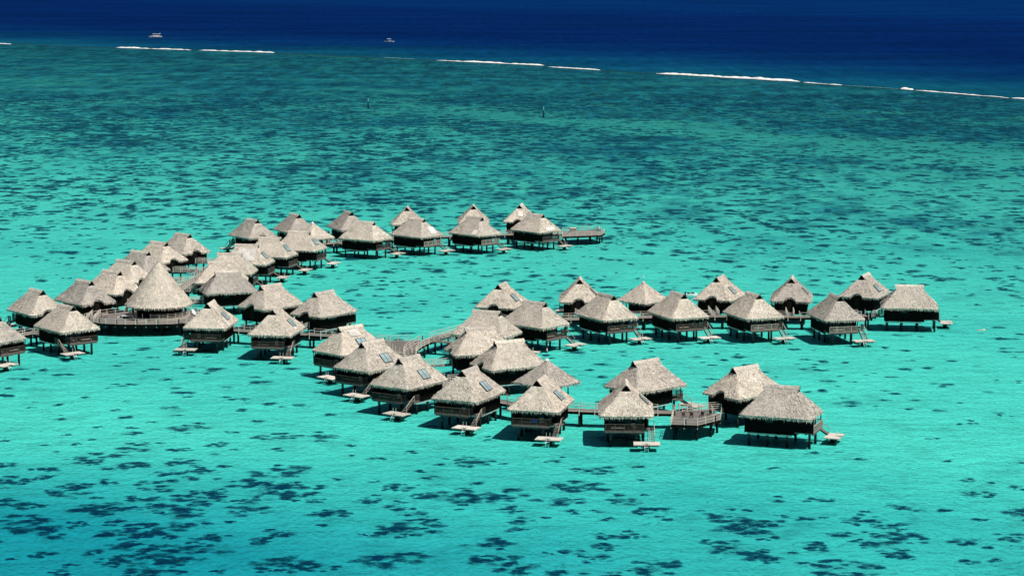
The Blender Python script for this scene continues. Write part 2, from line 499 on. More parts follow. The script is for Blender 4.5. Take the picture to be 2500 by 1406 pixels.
def corals():
    mb = MB(); rr = random.Random(3)
    def blob(x, y, r, asp):
        n = rr.choice((7, 8, 9, 10)); a0 = rr.random() * 6.3
        r *= 1.6; dk = rr.choice((.30, .5, .7, .85, .92, .96))
        top = (x, y, SEA_Z + min(.20, .06 + .05 * r) + rr.random() * .02)
        ring = []
        for i in range(n):
            a = a0 + 2 * pi * i / n; q = r * rr.uniform(.55, 1.2)
            ring.append((x + q * cos(a) * asp, y + q * sin(a) / asp, SEA_Z + .012))
        for i in range(n):
            mb.face([top, ring[i], ring[(i + 1) % n]], [(dk, 0), (dk, 1), (dk, 1)])
    y = 200.0
    while y < 1250:
        dy = 6.0 if y < 600 else 8.0
        half = .235 * y + 25
        x = -half
        while x < half:
            cx = x + rr.random() * dy; cy = y + rr.random() * dy
            c = coverage(cx, cy)
            want = c * dy * dy
            # number of square metres to cover in this cell
            while want > 0:
                if cy < 345:
                    R0 = rr.choice((.5, .8, 1.2, 1.8, 2.6, 3.4)); area = pi * R0 * R0 * .75
                    if rr.random() < want / area:
                        px, py = cx + rr.uniform(-3, 3), cy + rr.uniform(-3, 3)
                        for k in range(int(3 + 6 * R0)):
                            a = rr.random() * 6.3; q = R0 * sqrt(rr.random()) * rr.uniform(.6, 1.25)
                            blob(px + q * cos(a) * 1.25, py + q * sin(a) * 1.05, rr.uniform(.25, .60) * (.6 + .35 * R0), 1.1)
                    want -= area
                else:
                    R0 = rr.uniform(.5, 1.6) if cy < 500 else rr.choice((.6, .8, 1.0, 1.3, 1.8, 2.2)) * rr.uniform(.8, 1.2); area = pi * R0 * R0 * .9
                    if rr.random() < want / area:
                        px, py = cx + rr.uniform(-4, 4), cy + rr.uniform(-4, 4)
                        for k in range(rr.choice((1, 2, 2, 3))):
                            blob(px + rr.uniform(-.9, .9) * R0, py + rr.uniform(-.5, .5) * R0, R0 * rr.uniform(.55, .95), rr.uniform(.80, 1.20) if cy < 500 else rr.uniform(.68, 1.0))
                    want -= area
            x += dy
        y += dy
    return mb
cm = corals()
tag(link('coral_heads', cm.mesh('coral_heads', M['coral'])), 'dark coral heads scattered over the pale lagoon sand', 'coral', kind='stuff')

# ------------------------------------------------------------------ thatched bungalow
HL, HW, HR, ZR, ZE = 5.56, 4.12, 2.62, 8.28, 4.22
TG = .80
HG = 2.62
FLOOR = 2.0
def roof_pt(u, v, t):
    """rounded corners, slight sag, lumps"""
    a = HL + (HG - HL) * (t / TG) if t < TG else HG
    b = HW * (1 - t)
    m = min(abs(u) / max(a, .01), abs(v) / max(b, .01))
    k = 1.0
    if m > .82: k = 1 - .045 * ((m - .82) / .18) ** 2 * (1 - t)
    z = ZE + (ZR - ZE) * t - .10 * sin(pi * min(1, t / .95))
    return Vector((u * k, v * k, z))
def lump(p, seed):
    q = Vector((p.x + seed * 13.7, p.y, p.z))
    d = noise.noise(q * .55) * .10 + noise.noise(q * 1.7) * .07 + noise.noise(q * 4.5) * .035
    n = Vector((p.x * .10, p.y * .14, .75))
    return p + n * d
def make_roof(seed):
    rr = random.Random(100 + seed)
    mb = MB(); fr = MB()
    def a_of(t): return HL + (HG - HL) * (t / TG) if t < TG else HG + .12 * (t - TG) / (1 - TG)
    grids = []
    for s in (1, -1):                                   # long slopes
        nu, nv = 44, 16
        ts = [i / nv for i in range(nv + 1)]
        ts = sorted(set([min(ts, key=lambda q: abs(q - TG)) == q and TG or q for q in ts]))
        g = [[(a_of(t) * (2 * j / nu - 1), s * HW * (1 - t), t) for j in range(nu + 1)] for t in ts]
        grids.append((g, Vector((0, s, 0)), s))
    for e in (1, -1):                                   # hipped ends, the rear one with an arch over the door
        nu, nv = 32, 12
        g = []
        for i in range(nv + 1):
            row = []
            for j in range(nu + 1):
                w_ = 2 * j / nu - 1
                t = TG * i / nv
                v = w_ * HW
                if e < 0 and abs(v - .25) < 1.25:
                    t0 = .20 * sqrt(max(0, 1 - ((v - .25) / 1.25) ** 2))
                    t = t0 + (TG - t0) * i / nv
                row.append((e * a_of(t), w_ * HW * (1 - t), t))
            g.append(row)
        grids.append((g, Vector((e, 0, 0)), e))
    for g, outw, s in grids:
        end = abs(outw.x) > .5
        P = [[lump(roof_pt(*c), seed) for c in row] for row in g]
        UVm = [[((c[1] if end else c[0]) + (20 if end else 0) + s * 11, c[2] * 5.7) for c in row] for row in g]
        flip = (s > 0) != end
        for i in range(len(P) - 1):
            for j in range(len(P[0]) - 1):
                q = [(i, j), (i, j + 1), (i + 1, j + 1), (i + 1, j)]
                if flip: q = q[::-1]
                mb.face([P[a][b] for a, b in q], [UVm[a][b] for a, b in q])
        # thick eave lip below the bottom row
        for j in range(len(P[0]) - 1):
            a, b = P[0][j], P[0][j + 1]
            dn = Vector((0, 0, -.20)) - outw * .10
            q = [a, b, b + dn, a + dn]; uvq = [(UVm[0][j][0], 0), (UVm[0][j + 1][0], 0), (UVm[0][j + 1][0], -.4), (UVm[0][j][0], -.4)]
            if not flip: q = q[::-1]; uvq = uvq[::-1]
            mb.face(q, uvq)
            q2 = [a + dn, b + dn, b + dn - outw * 1.2 + Vector((0, 0, .25)), a + dn - outw * 1.2 + Vector((0, 0, .25))]
            mb.face(q2, uvq)
            # fringe of hanging straw
            n = max(3, int((b - a).length / .050))
            for k in range(n):
                t = rr.random(); c = a.lerp(b, t) + outw * rr.uniform(-.10, .03) + Vector((0, 0, rr.uniform(-.22, .02)))
                e = (b - a).normalized(); wd = rr.uniform(.03, .10); ln = rr.uniform(.18, .58) * rr.uniform(.6, 1)
                tip = c + Vector((0, 0, -ln)) + outw * rr.uniform(-.10, .10) + e * rr.uniform(-.07, .07)
                u0 = UVm[0][j][0] + t * .3
                fr.face([c - e * wd, c + e * wd, tip], [(u0, .1), (u0 + .05, .1), (u0, -.35)])
        # loose straw over the slope
        rows, cols = len(P) - 1, len(P[0]) - 1
        cnt = 1150 if not end else 620
        for k in range(cnt):
            i = rr.randrange(1, rows); j = rr.randrange(cols)
            p = P[i][j].lerp(P[i + 1][j + 1], rr.random())
            if rr.random() > abs(g[i][-1][0] - g[i][0][0]) / 11.2 + abs(g[i][-1][1] - g[i][0][1]) / 8.4: continue
            dn = (P[i - 1][j] - P[i][j]).normalized()
            ac = (P[i][j + 1] - P[i][j]).normalized()
            nn = ac.cross(dn).normalized()
            if nn.z < 0: nn = -nn
            ln = rr.uniform(.22, .55); wd = rr.uniform(.04, .11)
            dd = (dn + ac * rr.uniform(-.35, .35)).normalized()
            uvp = UVm[i][j]; ru = rr.random() * 3
            mb.face([p - ac * wd + nn * .02, p + ac * wd + nn * .02, p + dd * ln + ac * wd * .5 + nn * rr.uniform(.03, .09), p + dd * ln - ac * wd * .5 + nn * rr.uniform(.03, .09)],
                    [(uvp[0] + ru, uvp[1]), (uvp[0] + ru + .1, uvp[1]), (uvp[0] + ru + .1, uvp[1] - .3), (uvp[0] + ru, uvp[1] - .3)])
    roof = mb.mesh('roof', M['thatch'])
    fringe = fr.mesh('eave_fringe', M['thatch'])
    cap = MB()                                          # folded straw roll on the ridge
    n = 16; x0 = -HG - .16; x1 = HG + .16
    prof = [(-.46, -.42), (-.28, -.20), (-.12, -.02), (0, .04), (.12, -.02), (.28, -.20), (.46, -.42)]
    for i in range(n):
        for k in range(len(prof) - 1):
            def C(i, k):
                x = x0 + (x1 - x0) * i / n
                y, z = prof[k]
                j = noise.noise(Vector((x * 2, y * 3 + seed * 5, z))) * .05
                return Vector((x, y * (1 + j), ZR + .03 + z + j + .03 * (x / x1) ** 4))
            cap.face([C(i, k), C(i + 1, k), C(i + 1, k + 1), C(i, k + 1)][::-1], [(x0 + i * .3 + 40, k * .3), (x0 + i * .3 + 40.3, k * .3), (x0 + i * .3 + 40.3, k * .3 + .3), (x0 + i * .3 + 40, k * .3 + .3)])
            cap.face([C(i, k) + Vector((0, 0, -.09)), C(i + 1, k) + Vector((0, 0, -.09)), C(i + 1, k + 1) + Vector((0, 0, -.09)), C(i, k + 1) + Vector((0, 0, -.09))])
    return roof, fringe, cap.mesh('ridge_cap', M['thatch'])
NV = 5
ROOFS = [make_roof(i) for i in range(NV)]
zg = ZE + (ZR - ZE) * TG - .06
mb = MB()                                               # dark triangular opening under the ridge end
b = HW * (1 - TG)
mb.face([(0, -b * .95, 0), (0, b * .95, 0), (0, 0, (ZR - zg) * .92)]); mb.face([(-.25, -b * .9, 0), (-.25, 0, (ZR - zg) * .9), (-.25, b * .9, 0)])
for p, q in (((0, -b * .95, 0), (0, 0, (ZR - zg) * .92)), ((0, b * .95, 0), (0, 0, (ZR - zg) * .92)), ((0, -b * .95, .0), (0, b * .95, .0))):
    mb.bar(p, q, .10, .05)
VENT = mb.mesh('gable_vent', M['black'])

WU0, WU1, WV = -4.75, 2.85, 3.12
def walls():
    mb = MB()
    z0, z1 = 1.72, 4.75
    mb.box(WU0, WU1, -WV, -WV + .12, z0, z1); mb.box(WU0, WU1, WV - .12, WV, z0, z1)
    mb.box(WU0, WU0 + .12, -WV + .12, WV - .12, z0, z1)
    # front: pillar, header and sill around the glass
    mb.box(WU1 - .12, WU1, -WV + .12, -2.75, z0, z1); mb.box(WU1 - .12, WU1, 2.45, WV - .12, z0, z1)
    mb.box(WU1 - .12, WU1, -2.75, 2.45, 4.15, z1); mb.box(WU1 - .12, WU1, -2.75, 2.45, z0, FLOOR + .04)
    for u in (WU0, -2.2, .4, WU1 - .05):                 # corner posts and battens
        for s in (-1, 1): mb.box(u - .04, u + .10, s * WV - .06, s * WV + .06, z0 - .3, z1 - .01)
    u = WU0 + .35
    while u < WU1:
        for s in (-1, 1): mb.box(u, u + .05, s * (WV + .012) - .02, s * (WV + .012) + .02, z0 + .01, z1 - .02)
        u += .42
    mb.box(WU0 + .12, WU1 - .12, -WV + .12, WV - .12, z1 - .05, z1 + .05)
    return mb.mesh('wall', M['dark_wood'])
WALL = walls()
mb = MB(); mb.box(WU0 - .06, WU1, -WV - .05, WV + .05, 1.50, 1.715); FLOORM = mb.mesh('floor', M['dark_wood'])
mb = MB(); mb.box(-.04, .04, -.60, .60, 0, 2.1)
mb.face([(0.05, -.6, 0), (0.05, .6, 0), (0.05, .6, 2.1), (0.05, -.6, 2.1)])
PANE = mb.mesh('glass_door', M['glass_dark'])
mb = MB(); mb.box(-.05, .05, -.5, .5, 0, 2.05); mb.box(-.07, -.05, -.42, -.02, .15, 1.9); mb.box(-.07, -.05, .02, .42, .15, 1.9)
DOOR = mb.mesh('door', M['door_wood'])
mb = MB(); mb.box(-.55, .55, -.03, .03, 0, .55); WIN = mb.mesh('window', M['glass_dark'])
mb = MB()                                               # balcony floor
mb.box(WU1 + .005, 5.72, -3.24, 2.66, FLOOR - .16, FLOOR); mb.box(WU1 + .005, 4.25, 2.665, 4.2, FLOOR - .16, FLOOR)
for u in (3.2, 4.4, 5.5): mb.box(u, u + .14, -3.1, 2.5, FLOOR - .36, FLOOR - .165)
DECK = mb.mesh('balcony_floor', M['deck_wood'])
mb = MB(); mb.box(WU1 + .005, 5.6, -3.26, -3.16, FLOOR + .005, 3.2)
mb.face([(WU1, -3.27, 3.2), (5.62, -3.27, 3.2), (WU1 + .9, -3.27, 4.4), (WU1, -3.27, 4.4)])
mb.face([(WU1, -3.15, 3.2), (WU1, -3.15, 4.4), (WU1 + .9, -3.15, 4.4), (5.62, -3.15, 3.2)])
mb.bar((5.64, -3.21, FLOOR), (5.64, -3.21, 4.1), .10)
SCREEN = mb.mesh('side_screen', M['dark_wood'])
def rails(mb, pts, z, h=1.05, gap=.19):
    for (ax, ay), (bx, by) in zip(pts, pts[1:]):
        L = hypot(bx - ax, by - ay); n = max(1, round(L / 1.5))
        for i in range(n + 1):
            t = i / n; x, y = ax + (bx - ax) * t, ay + (by - ay) * t
            mb.box(x - .045, x + .045, y - .045, y + .045, z - .18, z + h - .02)
        mb.bar((ax, ay, z + h), (bx, by, z + h), .12, .06)
        mb.bar((ax, ay, z + .12), (bx, by, z + .12), .05, .06)
        n = int(L / gap)
        for i in range(1, n):
            t = i / n; x, y = ax + (bx - ax) * t, ay + (by - ay) * t
            mb.bar((x, y, z + .14), (x, y, z + h - .04), .045)
mb = MB(); rails(mb, [(5.66, -3.1), (5.66, 2.6), (4.3, 2.6)], FLOOR)
RAIL = mb.mesh('balcony_railing', M['rail_wood'])
RAILP = mb.mesh('balcony_railing', M['pale_wood'])
mb = MB(); rails(mb, [(3.0, 4.14), (4.2, 4.14)], FLOOR, 1.0, .16); RAIL2 = mb.mesh('landing_railing', M['rail_wood'])
mb = MB(); mb.box(-4.4, 2.4, -.08, .08, 0, .22); BEAM = mb.mesh('floor_beam', M['beam_paint'])
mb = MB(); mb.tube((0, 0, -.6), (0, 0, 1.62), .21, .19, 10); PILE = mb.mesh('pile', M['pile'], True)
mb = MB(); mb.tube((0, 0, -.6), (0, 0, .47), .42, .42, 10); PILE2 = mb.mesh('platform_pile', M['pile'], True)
mb = MB(); mb.tube((0, 0, FLOOR), (0, 0, 4.3), .09, .08, 8); CPOST = mb.mesh('roof_post', M['dark_wood'])
S0, S1 = Vector((4.25, 0, FLOOR)), Vector((6.35, 0, .66))
mb = MB()
mb.bar(S0 + Vector((0, .50, .98)), S1 + Vector((0, .50, .85)), .09, .09)
mb.bar(S0 + Vector((.02, .50, -.1)), S0 + Vector((.02, .50, 1.0)), .08); mb.bar(S1 + Vector((-.05, .50, -.1)), S1 + Vector((-.05, .50, .88)), .07)
HANDRAIL = mb.mesh('handrail', M['pale_wood'])
mb = MB()
for y in (-.47, .47): mb.bar(S0 + Vector((0, y, -.10)), S1 + Vector((0, y, -.08)), .06, .22)
STAIR = mb.mesh('stairs', M['dark_wood'])
mb = MB(); mb.box(-.14, .14, -.43, .43, -.03, .03); STEP = mb.mesh('step', M['step_wood'])
mb = MB()
mb.box(6.2, 8.6, 1.05, 2.55, .49, .60); mb.box(6.2, 8.6, 3.35, 4.95, .49, .60); mb.box(6.2, 7.75, 2.552, 3.348, .49, .598)
mb.box(6.22, 8.58, 1.07, 2.53, .44, .488); mb.box(6.22, 8.58, 3.37, 4.93, .44, .488)
PLAT = mb.mesh('swim_platform', M['platform_wood'])
mb = MB()
for u in (6.6, 8.0): mb.box(u, u + .16, 1.3, 4.7, .24, .435)
PBEAM = mb.mesh('platform_beam', M['dark_wood'])
mb = MB()
for y in (2.68, 3.22):
    mb.bar((7.9, y, .62), (8.75, y, -.5), .06)
    mb.bar((7.85, y, .55), (7.85, y, 1.55), .04)
for k in range(4):
    t = .18 + k * .2; mb.bar((7.9 + .85 * t, 2.68, .62 - 1.12 * t), (7.9 + .85 * t, 3.22, .62 - 1.12 * t), .16, .04)
LADDER = mb.mesh('ladder', M['white'])
mb = MB()
for x0, x1 in ((-.98, -.03), (.03, .98)): pass
mb.box(-1.02, 1.02, -.92, -.86, 0, .10); mb.box(-1.02, 1.02, .86, .92, 0, .10); mb.box(-1.02, -.96, -.86, .86, 0, .10); mb.box(.96, 1.02, -.86, .86, 0, .10); mb.box(-.03, .03, -.86, .86, 0, .11)
SKYF = mb.mesh('skylight', M['frame_dark'])
mb = MB(); mb.box(-.46, .46, -.85, .85, .02, .07); SKYP = mb.mesh('pane', M['skylight_glass'])

HOUSES = {
 'A1': (-28.1, 383.7, 225), 'A2': (-23.3, 367.9, 232), 'A3': (-16.5, 352.8, 236), 'A4': (-6.7, 342.2, 246), 'A5': (4.4, 334.1, 256), 'A6': (17.1, 330.2, 268), 'A7': (21.2, 349.8, 40), 'A8': (36.4, 344.2, 40), 'A9': (40.2, 327.9, 339),
 'B0': (-2.0, 436.3, 74), 'B1': (-4.6, 401.1, 336), 'B2': (-5.5, 382.0, 15), 'B3': (-0.5, 368.7, 28),
 'C1': (4.2, 412.4, 319), 'C2': (18.0, 421.5, 299), 'C3': (31.8, 423.6, 292), 'C4': (46.1, 423.0, 290), 'C5': (61.5, 420.7, 282), 'C6': (77.9, 434.0, 352), 'C7': (13.6, 443.7, 88), 'C9': (41.9, 446.5, 69), 'C10': (56.2, 444.9, 81), 'C11': (71.7, 449.9, 66),
 'E1': (-93.5, 395.1, 325), 'E2': (-82.2, 407.8, 310), 'E3': (-91.9, 428.1, 128), 'E4': (-85.1, 440.9, 132), 'E5': (-82.2, 455.1, 139), 'E6': (-82.1, 471.4, 142), 'E7': (-81.6, 487.0, 142), 'E8': (-80.1, 503.8, 139), 'E9': (-76.9, 519.4, 135), 'E10': (-64.2, 549.5, 126), 'E11': (-54.7, 561.3, 118), 'E12': (-41.7, 566.9, 113),
 'E13': (-50.2, 524.2, 343), 'E14': (-55.8, 512.4, 345), 'E15': (-59.6, 499.1, 351), 'E16': (-61.5, 483.6, 356), 'E17': (-61.6, 469.6, 4), 'E18': (-58.3, 454.9, 18), 'E19': (-47.4, 434.8, 50), 'E20': (-36.2, 425.5, 54), 'E21': (-56.1, 411.6, 264), 'E22': (-43.0, 403.6, 261),
 'G1': (-35.9, 544.6, 327), 'G2': (-23.7, 551.5, 318), 'G3': (-9.3, 554.7, 315), 'G4': (6.0, 561.5, 314), 'G5': (-27.2, 578.0, 91), 'G6': (-10.1, 581.9, 92), 'G7': (2.3, 584.1, 83)}
MIRROR = {'A7', 'E1', 'E2', 'E21'}
SKY = {'A1': 'L', 'A2': 'L', 'A3': 'L', 'A4': 'L', 'A5': 'L', 'A6': 'L', 'E21': 'L', 'E22': 'L', 'B0': 'R', 'C9': 'R', 'C10': 'R', 'C11': 'R', 'E13': 'F', 'E14': 'F', 'E15': 'F', 'C7': 'R', 'G7': 'R'}
# newer straw laid over the old: slope, along, up (0..1), width, height
PATCH = {'A1': [('L', .1, .74, 2.3, 1.5)], 'E21': [('L', .9, .80, 1.3, 1.3), ('L', 2.3, .20, 1.7, 1.6)], 'E22': [('L', .3, .17, 1.0, .8), ('L', 1.3, .85, .9, .8)], 'G3': [('R', 3.6, .18, 1.6, 1.5)], 'G4': [('F', .2, .16, 3.0, .9)],
         'G7': [('B', -.4, .50, 1.3, 1.8)], 'G2': [('F', 1.0, .34, 1.7, 2.0)], 'E15': [('R', .4, .5, 4.2, 3.4)], 'A6': [('L', 1.5, .15, 1.0, .7)], 'C11': [('R', 2.2, .15, 1.0, .7)], 'B0': [('R', 1.5, .16, .9, .7)], 'C6': [('F', .6, .22, 1.2, 1.2)]}
LABEL = {
 'A1': 'thatched bungalow with bright new straw above its skylight, left of the triangular deck',
 'A2': 'thatched bungalow with two-pane skylight, just in front of the patched one by the triangular deck',
 'A3': 'thatched bungalow with two-pane skylight, third along the curve from the triangular deck',
 'A4': 'thatched bungalow with skylight and stairs, just left of the foremost skylit one',
 'A5': 'thatched bungalow with narrow-looking skylight, in front of the pyramid roof with white lamp mast',
 'A6': 'foremost thatched bungalow with end gable towards the viewer, left of the railed end deck',
 'A7': 'thatched bungalow with balcony on its right, directly behind the foremost bungalow',
 'A8': 'thatched bungalow behind the railed end deck, half hidden by the rightmost front bungalow',
 'A9': 'long-sided thatched bungalow at the lower right end with platform on its right',
 'B0': 'thatched bungalow with dark door arch and skylight, topmost of the middle cluster',
 'B1': 'thatched bungalow with flat ridge, beside the upper end of the curved walkway',
 'B2': 'thatched bungalow in the middle of the cluster right of the curved walkway',
 'B3': 'thatched bungalow with wide near roof slope, just behind the pyramid roof with white lamp mast',
 'C1': 'thatched bungalow with dark balcony, leftmost of the outer row of the right arm',
 'C2': 'thatched bungalow with stairs to platform, second of the outer row of the right arm',
 'C3': 'thatched bungalow with stairs to platform, third of the outer row of the right arm',
 'C4': 'thatched bungalow with pale balcony rail, fourth of the outer row of the right arm',
 'C5': 'thatched bungalow with bright balcony rail, fifth and last of the right arm outer row',
 'C6': 'broadside thatched bungalow at the far right end of the right arm',
 'C7': 'thatched bungalow with end gable to the viewer, leftmost of the right arm back row',
 'C9': 'thatched bungalow with thin skylight and door arch, middle of the right arm back row',
 'C10': 'thatched bungalow with door arch facing a pale landing, between the two skylit back row roofs',
 'C11': 'thatched bungalow with wide skylight, rightmost of the right arm back row',
 'E1': 'thatched bungalow cut off by the left edge of the picture',
 'E2': 'thatched bungalow with balcony and stairs, left of the round restaurant deck',
 'E3': 'leftmost thatched bungalow of the back row beside the left edge',
 'E4': 'thatched bungalow with door arch, second of the left row from the left edge',
 'E5': 'thatched bungalow directly left of the tall round roof',
 'E6': 'thatched bungalow fourth up the left row, its eaves hidden by the tall round roof',
 'E7': 'thatched bungalow fifth up the left row, above the tall round roof',
 'E8': 'thatched bungalow with door arch, sixth up the left row',
 'E9': 'thatched bungalow at the upper end of the left row, clear water on its left',
 'E10': 'thatched bungalow with stairs down its left side, first of the upper back row',
 'E11': 'thatched bungalow left of the thin mast in the upper back row',
 'E12': 'small-looking thatched bungalow behind the left of the four upper bungalows',
 'E13': 'thatched bungalow with front skylight nearest the thin mast',
 'E14': 'thatched bungalow with front skylight between two other skylit roofs in the upper bend',
 'E15': 'thatched bungalow with palest fresh straw roof and skylight in the upper bend',
 'E16': 'thatched bungalow just below the palest straw roof in the upper bend',
 'E17': 'thatched bungalow mostly hidden behind the broad roof right of the round restaurant',
 'E18': 'broad thatched bungalow just right of the tall round roof',
 'E19': 'thatched bungalow between the broad roof and the one at open water',
 'E20': 'thatched bungalow at open water, right end of the left hub, above the long walkway',
 'E21': 'thatched bungalow with bright straw patches right of the round restaurant deck',
 'E22': 'thatched bungalow with skylight and right-hand stairs, next to the patched one',
 'G1': 'thatched bungalow first of the four upper front bungalows from the left',
 'G2': 'thatched bungalow second of the four upper front bungalows, pale patch on its right',
 'G3': 'thatched bungalow third of the four upper front bungalows, pale square on its eave',
 'G4': 'thatched bungalow last of the four upper front bungalows, beside the jetty',
 'G5': 'steep-looking thatched roof behind the second upper front bungalow',
 'G6': 'steep-looking thatched roof with gable, behind the third upper front bungalow',
 'G7': 'thatched bungalow with pale patch, behind the bungalow beside the jetty'}

# ------------------------------------------------------------------ walkways (centre lines, metres)
WALKS = {
 'left_arm': [(-70.5, 441.5), (-71, 452), (-71, 468), (-70, 486), (-68, 503), (-65, 519), (-60, 533), (-53, 545), (-44, 553)],
 'upper_arm': [(-44, 553), (-35, 558), (-26, 563.5), (-12, 567), (2, 571), (13, 571.6)],
 'west': [(-82, 428.5), (-87, 419.5), (-93, 411), (-101, 402), (-112, 394)],
 'link': [(-63.4, 428.2), (-57, 420.5), (-50, 416.8), (-41, 414), (-31, 410), (-23, 404.5)],
 'curve': [(-18.2, 392), (-18.0, 396), (-17.3, 400), (-16.1, 404), (-14.2, 408.5), (-11.5, 413.5), (-7, 420), (0, 427), (8, 430.5), (16, 432), (31, 434.5), (46, 435), (58, 434.2), (70, 436)],
 'front': [(-18.2, 392), (-17.5, 385), (-15, 375), (-11, 363), (-5, 352), (3, 343.6), (13, 340.2), (25, 339.2)],
}
def near_walk(x, y):
    best = None
    for k, pl in WALKS.items():
        for (ax, ay), (bx, by) in zip(pl, pl[1:]):
            L2 = (bx - ax) ** 2 + (by - ay) ** 2
            t = max(0, min(1, ((x - ax) * (bx - ax) + (y - ay) * (by - ay)) / L2))
            px, py = ax + t * (bx - ax), ay + t * (by - ay); d = hypot(px - x, py - y)
            if best is None or d < best[0]: best = (d, px, py)
    return best
GATES = []
STEPN = 7
def build_house(k, idx):
    x, y, a = HOUSES[k]; th = radians(a)
    root = bpy.data.objects.new('thatched_bungalow', None); COL.objects.link(root)
    root.empty_display_size = .5
    root.location = (x, y, 0); root.rotation_euler = (0, 0, th)
    mir = k in MIRROR
    if mir: root.scale = (1, -1, 1)
    tag(root, LABEL[k], 'bungalow', 'thatched bungalows on piles over the lagoon')
    rf, fg, cp = ROOFS[idx % NV]
    roof = link('roof', rf, root); link('eave_fringe', fg, roof); link('ridge_cap', cp, roof)
    for e in (1, -1): link('gable_vent', VENT, roof, (e * (HG - .10), 0, zg), 0 if e > 0 else pi)
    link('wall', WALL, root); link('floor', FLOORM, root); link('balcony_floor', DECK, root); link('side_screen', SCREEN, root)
    for i in range(4): link('glass_door', PANE, root, (WU1 - .10, -2.10 + 1.30 * i, FLOOR + .05))
    link('door', DOOR, root, (WU0 - .055, .25, FLOOR))
    for s in (1, -1): link('window', WIN, root, (-1.0, s * (WV + .03), 3.2))
    link('balcony_railing', RAILP if k in ('C4', 'C5', 'G2', 'G3', 'A9') else RAIL, root); link('landing_railing', RAIL2, root)
    for s in (1, -1): link('floor_beam', BEAM, root, (0, s * 3.0, 1.22))
    for u, v in ((4.9, -2.3), (4.9, 1.5), (1.6, -2.62), (1.6, 2.62), (-1.4, -2.62), (-1.4, 2.62), (-4.2, -2.62), (-4.2, 2.62)):
        link('pile', PILE, root, (u, v, 0))
    link('roof_post', CPOST, root, (5.45, -3.0, 0)); link('roof_post', CPOST, root, (5.45, 2.45, 0))
    st = link('stairs', STAIR, root, (0, 3.65, 0))
    link('handrail', HANDRAIL, st)
    for i in range(STEPN):
        t = (i + .6) / STEPN; link('step', STEP, st, tuple(S0.lerp(S1, t)))
    pl = link('swim_platform', PLAT, root)
    link('platform_beam', PBEAM, pl); link('ladder', LADDER, pl); link('platform_pile', PILE2, pl, (7.2, 3.0, 0))
    # skylight and straw patches lie on the slopes
    def on_slope(side, along, up, lift):
        t = up
        if side in 'LR':
            s = 1 if side == 'L' else -1
            if mir: s = -s
            p = roof_pt(along, s * HW * (1 - t), t)
            n = Vector((0, s * (ZR - ZE), HW)).normalized(); ax = Vector((1, 0, 0))
        else:
            s = 1 if side == 'F' else -1
            a_ = HL + (HG - HL) * (t / TG)
            p = roof_pt(s * a_, along, t)
            n = Vector((s * (ZR - ZE) * TG, 0, HL - HG)).normalized(); ax = Vector((0, 1, 0))
        return p + n * lift, n, ax
    from mathutils import Matrix
    def orient(o, p, n, ax):
        yv = n.cross(ax).normalized()
        mtx = Matrix((ax, yv, n)).transposed().to_4x4(); mtx.translation = p
        o.matrix_local = mtx
    if k in SKY:
        side = SKY[k]
        p, n, ax = on_slope(side, -.35 if side in 'LR' else .0, .36 if side != 'F' else .42, .10)
        f = link('skylight', SKYF, root); orient(f, p, n, ax)
        for q in (-.495, .495): link('pane', SKYP, f, (q, 0, 0))
    for side, along, up, pw, ph in PATCH.get(k, ()):
        p, n, ax = on_slope(side, along, up, .09)
        mb = MB(); rr = random.Random(k + side); nx, ny = 7, 6
        G = [[Vector(((i / nx - .5) * pw * (1 + .10 * sin(j * 2.1)) + rr.uniform(-.05, .05), (j / ny - .5) * ph + rr.uniform(-.07, .07) * (1 if j in (0, ny) else .3), rr.uniform(0, .05))) for i in range(nx + 1)] for j in range(ny + 1)]
        for j in range(ny):
            for i in range(nx):
                q = [G[j][i], G[j][i + 1], G[j + 1][i + 1], G[j + 1][i]]
                mb.face(q, [(c.x, c.y) for c in q])
        o = link('straw_patch', mb.mesh('straw_patch', M['new_thatch']), root); orient(o, p, n, ax)
    # entrance bridge to the nearest walkway
    c, s = cos(th), sin(th); bu, bv = WU0 - .1, .25
    if mir: bv = -bv
    wx, wy = x + bu * c - bv * s, y + bu * s + bv * c
    nb = near_walk(wx, wy)
    if nb[0] < 9.5:
        d, px, py = nb
        GATES.append((px, py))
        L = max(.6, d - 1.05); dx, dy = (px - wx) / d, (py - wy) / d
        lx, ly = dx * c + dy * s, -dx * s + dy * c
        if mir: ly = -ly
        bv0 = .25
        A = Vector((bu, bv0, 0)); D = Vector((lx, ly, 0)); N = Vector((-ly, lx, 0))
        mb = MB(); z0, z1 = FLOOR - .02, 1.93
        q = [A + N * .75 + Vector((0, 0, z0)), A - N * .75 + Vector((0, 0, z0)), A + D * L - N * .75 + Vector((0, 0, z1)), A + D * L + N * .75 + Vector((0, 0, z1))]
        mb.face(q if (q[1] - q[0]).cross(q[2] - q[1]).z > 0 else q[::-1])
        dn = Vector((0, 0, -.16))
        for i in range(4): mb.face([q[i], q[(i + 1) % 4], q[(i + 1) % 4] + dn, q[i] + dn])
        mb.face([p + dn for p in q])
        br = link('entrance_bridge', mb.mesh('entrance_bridge', M['deck_wood']), root)
        mb = MB()
        for sd in (1, -1):
            e0 = A + N * .72 * sd + D * .3; n = max(1, round(L / 1.8))
            for i in range(n + 1):
                p = e0 + D * (L - .35) * i / n
                mb.box(p.x - .045, p.x + .045, p.y - .045, p.y + .045, 1.75, 2.0 + 1.0)
            for h in (.40, .70, 1.0):
                mb.bar(e0 + Vector((0, 0, 2.0 + h)), e0 + D * (L - .35) + Vector((0, 0, 1.95 + h)), .07, .06)
        link('bridge_railing', mb.mesh('bridge_railing', M['post_wood']), root)
    return root
for i, k in enumerate(HOUSES): build_house(k, i * 3 + len(k))

